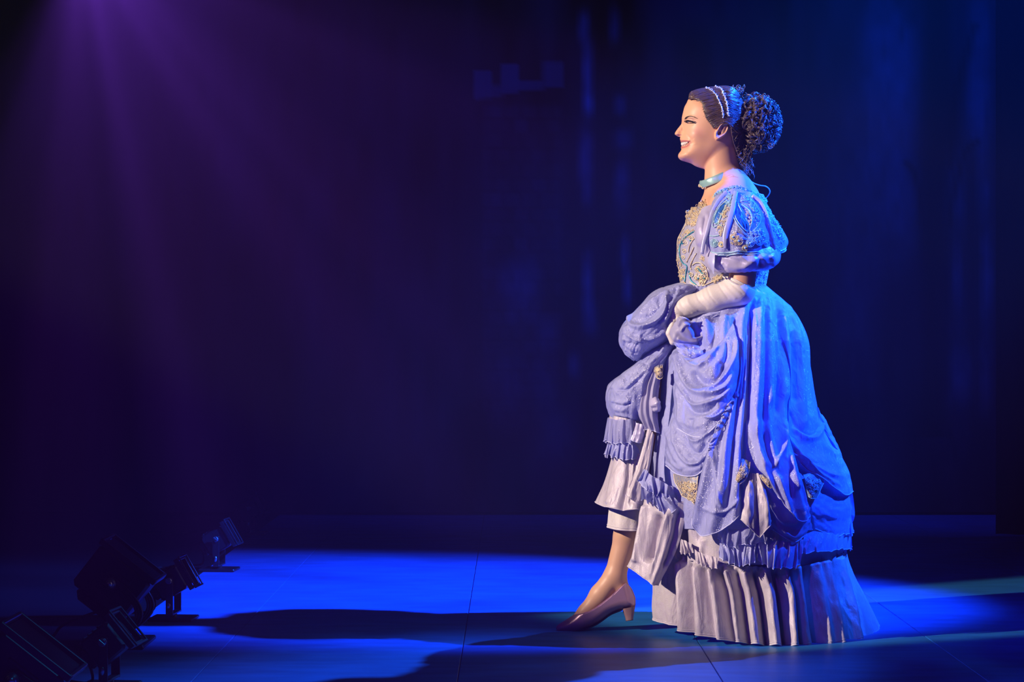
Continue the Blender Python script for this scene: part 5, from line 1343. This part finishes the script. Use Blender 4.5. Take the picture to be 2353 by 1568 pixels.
# brocade leaves with gold embroidery peeping out under the swags
for k_, (cols, poly, mt) in enumerate((
        ([[fb(1548, 1090, 20), fb(1552, 1110, 26), fb(1566, 1140, 28)], [fb(1570, 1086, 24), fb(1578, 1116, 36), fb(1586, 1150, 34)], [fb(1606, 1080, 20), fb(1602, 1120, 30), fb(1598, 1162, 28)]], [(1556, 1108), (1600, 1110), (1598, 1158), (1580, 1148), (1560, 1128)], M_gold),
        ([[fb(1690, 1066, 20), fb(1686, 1090, 30), fb(1682, 1110, 32)], [fb(1704, 1054, 26), fb(1702, 1090, 40), fb(1686, 1122, 40)], [fb(1724, 1062, 22), fb(1720, 1086, 32), fb(1712, 1104, 34)]], [(1694, 1076), (1714, 1068), (1716, 1092), (1692, 1108)], M_gold),
        ([[fb(1846, 1092, 12), fb(1852, 1110, 18), fb(1858, 1142, 18)], [fb(1868, 1088, 18), fb(1872, 1112, 30), fb(1866, 1146, 26)], [fb(1894, 1100, 18), fb(1890, 1116, 24), fb(1876, 1146, 20)]], [(1850, 1096), (1888, 1102), (1884, 1120), (1866, 1144), (1858, 1130)], M_aqua),
        ([[fb(1746, 1092, 28), fb(1752, 1104, 34), fb(1764, 1118, 36)], [fb(1752, 1090, 30), fb(1762, 1104, 38), fb(1772, 1122, 38)], [fb(1758, 1090, 28), fb(1770, 1104, 34), fb(1780, 1112, 34)]], [(1750, 1094), (1768, 1106), (1774, 1118), (1760, 1112)], M_gold),
        ([[(1506, 844, 176), (1504, 854, 182), (1508, 868, 182)], [(1514, 840, 184), (1514, 854, 192), (1516, 872, 190)], [(1522, 840, 182), (1522, 856, 188), (1522, 868, 186)]], [(1506, 846), (1520, 844), (1520, 866), (1510, 866)], M_gold))):
    o, g = patch('brocade_leaf', cols, 30, 30, M_brocade, person, None, (), lambda u, v, x, y: 1.5 * vnoise(u * 6, v * 6, 171))
    lk_ = Lookup(g, 3.0); m = MB()
    for pl in loops_in(poly, (70, 44, 50, 20, 26)[k_], 1.6, 3.4, 180 + k_): braid(m, pl, .8, lk_, 1.4, 1, 9, 4)
    e = np.concatenate([g[0], g[:, -1], g[-1][::-1]]); m.tube(P(*e.T), 1.0 * S, 5)
    link('gold_embroidery', m.mesh('gold_embroidery', True), mt, o, kind='stuff')


# ------------------------------------------------------------------ stage: floor, painted cloth, black masking
M_floor = mat('blue_black_vinyl', (0.012, 0.15, 0.40), 0.45, spec=0.35, bump=(9, 0.10, 0.01, (1, 1, 1)), vary=((0.018, 0.20, 0.52), 5, (1, 3, 1)))
M_black = mat('black_serge', (0.006, 0.006, 0.008), 0.95, spec=0.1, sheen=0.05)
M_lamp = mat('black_lamp_paint', (0.020, 0.020, 0.024), 0.33, spec=0.6, bump=(300, 0.1, 0.001, (1, 1, 1)))
M_steel = mat('worn_steel', (0.45, 0.45, 0.48), 0.3, metal=0.9)
M_lens = mat('lamp_lens', (0.012, 0.012, 0.015), 0.35, spec=0.3)
M_rubber = mat('black_rubber', (0.01, 0.01, 0.01), 0.7)

m = MB(); m.box((0, 1.5, -.06), (16, 18, .1))
floor = link('floor', m.mesh('floor'), M_floor, kind='structure', label='dark blue vinyl stage floor')
M_wing = mat('black_wing_floor', (0.006, 0.006, 0.008), 0.6, spec=0.2)
xs = [-7.0, -5.6, -4.2, -2.62, -1.225, -0.86] + [-0.86 + 0.713 * q for q in range(1, 12)]
for xa, xb in zip(xs[:-1], xs[1:]):                       # dance floor laid in strips; matt black in the wing
    m = MB(); m.box(((xa + xb) / 2, 1.5, -.005), (xb - xa - .002, 18, .01), bevel=.0015)
    link('vinyl_strip', m.mesh('vinyl_strip'), M_wing if xb < -1.2 else M_floor, floor)


def hanging(name, x0, x1, y, z1, nx, nz, fold, seed, material, **props):
    u = np.linspace(0, 1, nx)[:, None]; v = np.linspace(0, 1, nz)[None]
    x = x0 + (x1 - x0) * u + 0 * v; z = z1 * (1 - v) + .012 + 0 * u
    w = (x1 - x0) / .16
    yy = y + fold * (np.sin(u * w * 2 * math.pi + 2 * vnoise(u * w * .6, v * 1.5, seed)) * (.5 + .5 * v)) + fold * .4 * vnoise(u * w * 2, v * 2, seed + 1)
    me = make_mesh(name, np.stack([x, yy, z], -1).reshape(-1, 3), grid_faces(nx, nz))
    o = link(name, me, material, **props)
    sol = o.modifiers.new('thickness', 'SOLIDIFY'); sol.thickness = 0.004
    return o


hanging('masking_curtain', 2.262, 4.6, 3.6, 6.0, 260, 40, .035, 201, M_black, label='black masking curtain hanging at the right edge of the stage', category='curtain')
hanging('masking_curtain', -5.2, -3.1, 3.9, 6.0, 240, 40, .035, 207, M_black, label='black masking curtain hanging in the dark on the left', category='curtain')

# painted cloth across the back: a wood with a ruined turret, painted flat
nx, nz = 460, 300
X0, X1, Z1 = -5.6, 5.2, 5.2
u = np.linspace(0, 1, nx)[:, None]; v = np.linspace(0, 1, nz)[None]
x = X0 + (X1 - X0) * u + 0 * v; z = Z1 * (1 - v) + .015 + 0 * u
yb = 5.0
y = yb + .012 * np.sin(x * 3.1 + .6 * np.sin(z)) + .010 * vnoise(x * 2, z * .5, 211)
kb = (CAM_D + yb) / FPX
px = x / kb + 1176.5; py = 784 - (z - CAM_H) / kb
val = .045 + .03 * vnoise(px / 90, py / 260, 213) + .018 * vnoise(px / 30, py / 120, 214)


def dab(cx, cyy, rx, ry, a):
    global val
    n_ = 1 + .35 * vnoise(px / 14, py / 40, int(cx + cyy))
    val = val + a * np.exp(-(np.abs((px - cx) / rx) ** 2.6) - (np.abs((py - cyy) / ry) ** 2.6)) * n_


for c in ((1341, 60, 13, 36, .17), (1350, 130, 12, 40, .22), (1350, 200, 10, 60, .30), (1354, 240, 10, 22, .26), (1346, 360, 16, 58, .26), (1348, 440, 12, 30, .16), (1352, 600, 12, 30, .12), (1350, 665, 11, 55, .34), (1356, 730, 18, 40, .18), (1412, 60, 12, 40, .12), (1424, 240, 13, 22, .20), (1432, 320, 22, 24, .14), (1430, 430, 16, 60, .20), (1436, 580, 10, 40, .28), (1442, 660, 9, 38, .34), (1320, 840, 14, 30, .22), (1250, 880, 30, 60, .12),
          (1170, 640, 26, 40, .13), (1212, 640, 24, 50, .12), (1200, 690, 40, 60, .10), (1260, 770, 26, 40, .12), (1170, 900, 40, 80, .10), (1280, 1000, 40, 60, .08),
          (2050, 130, 62, 150, .16), (2040, 420, 70, 180, .10), (2080, 500, 30, 120, .08), (2250, 120, 26, 110, .24), (2246, 270, 30, 70, .24), (2200, 440, 20, 90, .16), (2262, 420, 16, 90, .18), (2268, 640, 16, 110, .26), (2200, 640, 12, 70, .20), (2210, 860, 24, 60, .24), (2264, 860, 16, 80, .20), (2190, 800, 40, 300, .07), (1960, 600, 60, 400, .05)):
    dab(*c)
# dark trunk with two boughs on the right
trunk = np.exp(-(np.abs((px - 2150 - 6 * np.sin(py / 90)) / 34) ** 4)) * (py < 1010)
for pts, w in (([(2120, 520), (2112, 440), (2100, 395), (2084, 375)], 9), ([(2180, 520), (2196, 430), (2214, 360), (2244, 325)], 9), ([(2184, 380), (2190, 250), (2214, 150), (2240, 60)], 12)):
    d_, a_ = seg_dist(px, py, crm(np.array(pts, float), 20)); trunk = np.maximum(trunk, np.exp(-(d_ / w) ** 2))
val = val * (1 - .75 * np.clip(trunk, 0, 1))
# turret: broken battlements and a few courses of painted stones
tur = np.zeros(val.shape)
for x0_, x1_, y0_, y1_, a in ((1088, 1128, 162, 222, .16), (1128, 1156, 196, 218, .12), (1154, 1192, 148, 212, .18), (1192, 1250, 186, 208, .14), (1248, 1294, 142, 206, .13)):
    tur = np.maximum(tur, a * sstep(-3, 3, px - x0_) * sstep(-3, 3, x1_ - px) * sstep(-3, 3, py - y0_) * sstep(-3, 3, y1_ - py - (px - 1190) * .06))
sx_ = np.floor((px + 19 * (np.floor(py / 34) % 2)) / 38); sy_ = np.floor(py / 34)
stone = .5 + .5 * vnoise(sx_ * 1.0 + .01, sy_ * 1.0 + .01, 215)
fx = np.abs(((px + 19 * (np.floor(py / 34) % 2)) / 38) % 1 - .5) * 2; fy = np.abs((py / 34) % 1 - .5) * 2
tower = sstep(-6, 6, px - 1112) * sstep(-6, 6, 1290 - px) * sstep(0, 20, py - 232) * sstep(0, 200, 1020 - py)
tur += tower * .055 * (.4 + .6 * stone ** 2) * (1 - .6 * sstep(.6, 1, np.maximum(fx, fy)))
val = np.clip(val + tur, .008, .8)
me = make_mesh('painted_cloth', np.stack([x, y, z], -1).reshape(-1, 3), grid_faces(nx, nz))
ca = me.color_attributes.new('tint', 'FLOAT_COLOR', 'POINT')
colr = np.stack([val * .62, val * .80, val * 1.15, np.ones_like(val)], -1)
ca.data.foreach_set('color', colr.astype(np.float32).ravel())
M_cloth = mat('scenic_paint', (.1, .12, .2), 0.95, spec=0.1, attr='tint')
link('painted_backdrop', me, M_cloth, label='dark painted woodland backdrop with a faint ruined turret', category='backdrop')


# ------------------------------------------------------------------ floor lamps along the left wing
def rot_y(a):
    c, s = math.cos(a), math.sin(a); return np.array([[c, 0, s], [0, 1, 0], [-s, 0, c]])


def rot_z(a):
    c, s = math.cos(a), math.sin(a); return np.array([[c, -s, 0], [s, c, 0], [0, 0, 1]])


def box_lamp(loc, tilt, yaw, label, k=1.0):
    root = empty('stage_lamp', (loc[0], loc[1], 0), label=label, category='stage lamp', group='small box lamps on the stage floor')
    o = np.array([loc[0], loc[1], 0.0]); c0 = o + np.array([0, 0, loc[2]]); R = rot_z(yaw) @ rot_y(-tilt)
    at = lambda p: c0 + R @ (np.array(p) * k)
    m = MB(); m.box(at((-.008, 0, 0)), np.array((.096, .098, .088)) * k, R, .008 * k); m.box(at((-.066, 0, 0)), np.array((.03, .07, .062)) * k, R, .01 * k)
    hs = link('housing', m.mesh('housing'), M_lamp, root)
    for i in range(4):
        m = MB(); m.box(at((-.04 + .016 * i, 0, .046)), np.array((.006, .07, .006)) * k, R, .001); link('vent_fin', m.mesh('vent_fin'), M_lamp, hs)
    fr = MB()
    for s_ in (-1, 1):
        fr.box(at((.052, s_ * .051, 0)), np.array((.016, .010, .112)) * k, R, .002); fr.box(at((.052, 0, s_ * .051)), np.array((.016, .100, .010)) * k, R, .002)
        fr.box(at((.066, s_ * .054, 0)), np.array((.005, .006, .118)) * k, R, .001); fr.box(at((.066, 0, s_ * .056)), np.array((.005, .108, .006)) * k, R, .001)
    link('gel_frame', fr.mesh('gel_frame'), M_lamp, root)
    m = MB(); m.cyl(at((.040, 0, 0)), at((.048, 0, 0)), .040 * k, 20, bevel=.002); link('lens', m.mesh('lens', True), M_lens, root)
    Ry = rot_z(yaw)
    yk = MB()
    for s_ in (-1, 1):
        p0 = c0 + Ry @ np.array([0, s_ * .062, .006]); p1 = o + Ry @ np.array([0, s_ * .062, .030])
        yk.box((p0 + p1) / 2, (.024, .005, p0[2] - p1[2] + .02), Ry, .001)
    yk.box(o + np.array([0, 0, .024]), (.024, .13, .006), Ry, .001); yk.cyl(o + np.array([0, 0, .008]), o + np.array([0, 0, .026]), .012, 12)
    link('yoke', yk.mesh('yoke'), M_lamp, root)
    for s_ in (-1, 1):
        m = MB(); p = c0 + Ry @ np.array([0, s_ * .064, .006]); q = c0 + Ry @ np.array([0, s_ * .078, .006]); m.cyl(p, q, .011, 12, bevel=.002)
        m.box(q, (.022, .006, .006), rot_z(yaw) @ rot_y(.7), .001)
        link('knob', m.mesh('knob'), M_steel, root)
    m = MB(); m.blob(o + Ry @ np.array([-.002, -.067, .052]), (.007, .004, .012), 10, 6); link('clamp_bolt', m.mesh('clamp_bolt', True), M_steel, root)
    m = MB(); m.box(o + np.array([0, 0, .006]), (.145, .13, .011), Ry, .003); link('base_plate', m.mesh('base_plate'), M_lamp, root)
    cq = crm([at((-.078, 0, -.01)), at((-.11, .0, -.05)), o + np.array([-.15, .02, .02]), o + np.array([-.24, .05, .007]), o + np.array([-.5, .02, .006])], 30)
    m = MB(); m.tube(cq, .004, 6); link('power_cable', m.mesh('power_cable', True), M_rubber, root)
    return root


def flood_lamp(loc, tilt, yaw, label):
    root = empty('flood_lamp', (loc[0], loc[1], 0), label=label, category='flood lamp', group='large flood lamps on the stage floor')
    o = np.array([loc[0], loc[1], 0.0]); c0 = o + np.array([0, 0, loc[2]]); R = rot_z(yaw) @ rot_y(-tilt)
    at = lambda p: c0 + R @ np.array(p)
    m = MB(); m.box(at((0, 0, 0)), (.15, .20, .19), R, .012); m.box(at((-.088, 0, 0)), (.04, .15, .14), R, .018)
    hs = link('housing', m.mesh('housing'), M_lamp, root)
    fr = MB()
    for s_ in (-1, 1):
        fr.box(at((.080, s_ * .104, 0)), (.018, .010, .206), R, .002); fr.box(at((.080, 0, s_ * .099)), (.018, .20, .010), R, .002)
    link('front_frame', fr.mesh('front_frame'), M_lamp, root)
    m = MB(); m.box(at((.076, 0, 0)), (.004, .19, .18), R, .001); link('lens', m.mesh('lens'), M_lens, root)
    for i, (a, zc, ln) in enumerate(((.030, -.005, .085), (-.022, -.02, .075), (-.045, -.015, .095))):
        m = MB(); m.box(at((a, -.102, zc)), (.010, .010, ln), R, .002); link('vent_fin', m.mesh('vent_fin'), M_lamp, hs)
    Ry = rot_z(yaw)
    for s_ in (-1, 1):
        m = MB()
        t = np.linspace(0, 1, 14); arc = np.stack([.16 * np.sin(t * 1.35) * .55, 0 * t + s_ * .116, .02 + (loc[2] - .0) * t - .012 * np.sin(t * 3)], -1)
        arc[:, 0] = .085 * np.sin(t * math.pi) * 1.0
        pts = o + arc @ Ry.T
        for dx in (-.008, 0, .008): m.tube(pts + Ry @ np.array([dx, 0, 0]), .0045, 6)
        link('yoke', m.mesh('yoke', True), M_lamp, root)
        m = MB(); m.cyl(c0 + Ry @ np.array([0, s_ * .112, 0]), c0 + Ry @ np.array([0, s_ * .136, 0]), .018, 14, bevel=.004); m.blob(c0 + Ry @ np.array([0, s_ * .140, 0]), .011, 10, 6)
        link('knob', m.mesh('knob', True), M_steel, root)
    m = MB(); m.box(o + np.array([0, 0, .008]), (.20, .25, .015), Ry, .004); link('base_plate', m.mesh('base_plate'), M_lamp, root)
    cq = crm([at((-.10, 0, -.02)), o + np.array([-.16, .0, .06]), o + np.array([-.24, .03, .008]), o + np.array([-.55, .06, .006])], 30)
    m = MB(); m.tube(cq, .0045, 6); link('power_cable', m.mesh('power_cable', True), M_rubber, root)
    return root


r30 = math.radians(30)
box_lamp((-1.062, -1.32, .122), math.radians(40), -.10, 'small black box lamp nearest the camera, in front of the large flood')
box_lamp((-1.110, .23, .129), r30, -.08, 'small black box lamp with yoke, right beside the large flood')
box_lamp((-1.166, 1.93, .125), r30, -.08, 'small black box lamp farther back, frame edge catching blue light')
box_lamp((-1.235, 3.75, .120), r30, -.08, 'tiny farthest black box lamp in the dark at the back')
flood_lamp((-1.190, -.42, .196), math.radians(52), 0.0, 'large black flood lamp with vent fins and bright blue edge')
flood_lamp((-1.150, -2.02, .135), math.radians(52), 0.0, 'large black flood lamp cut off by the bottom left corner')
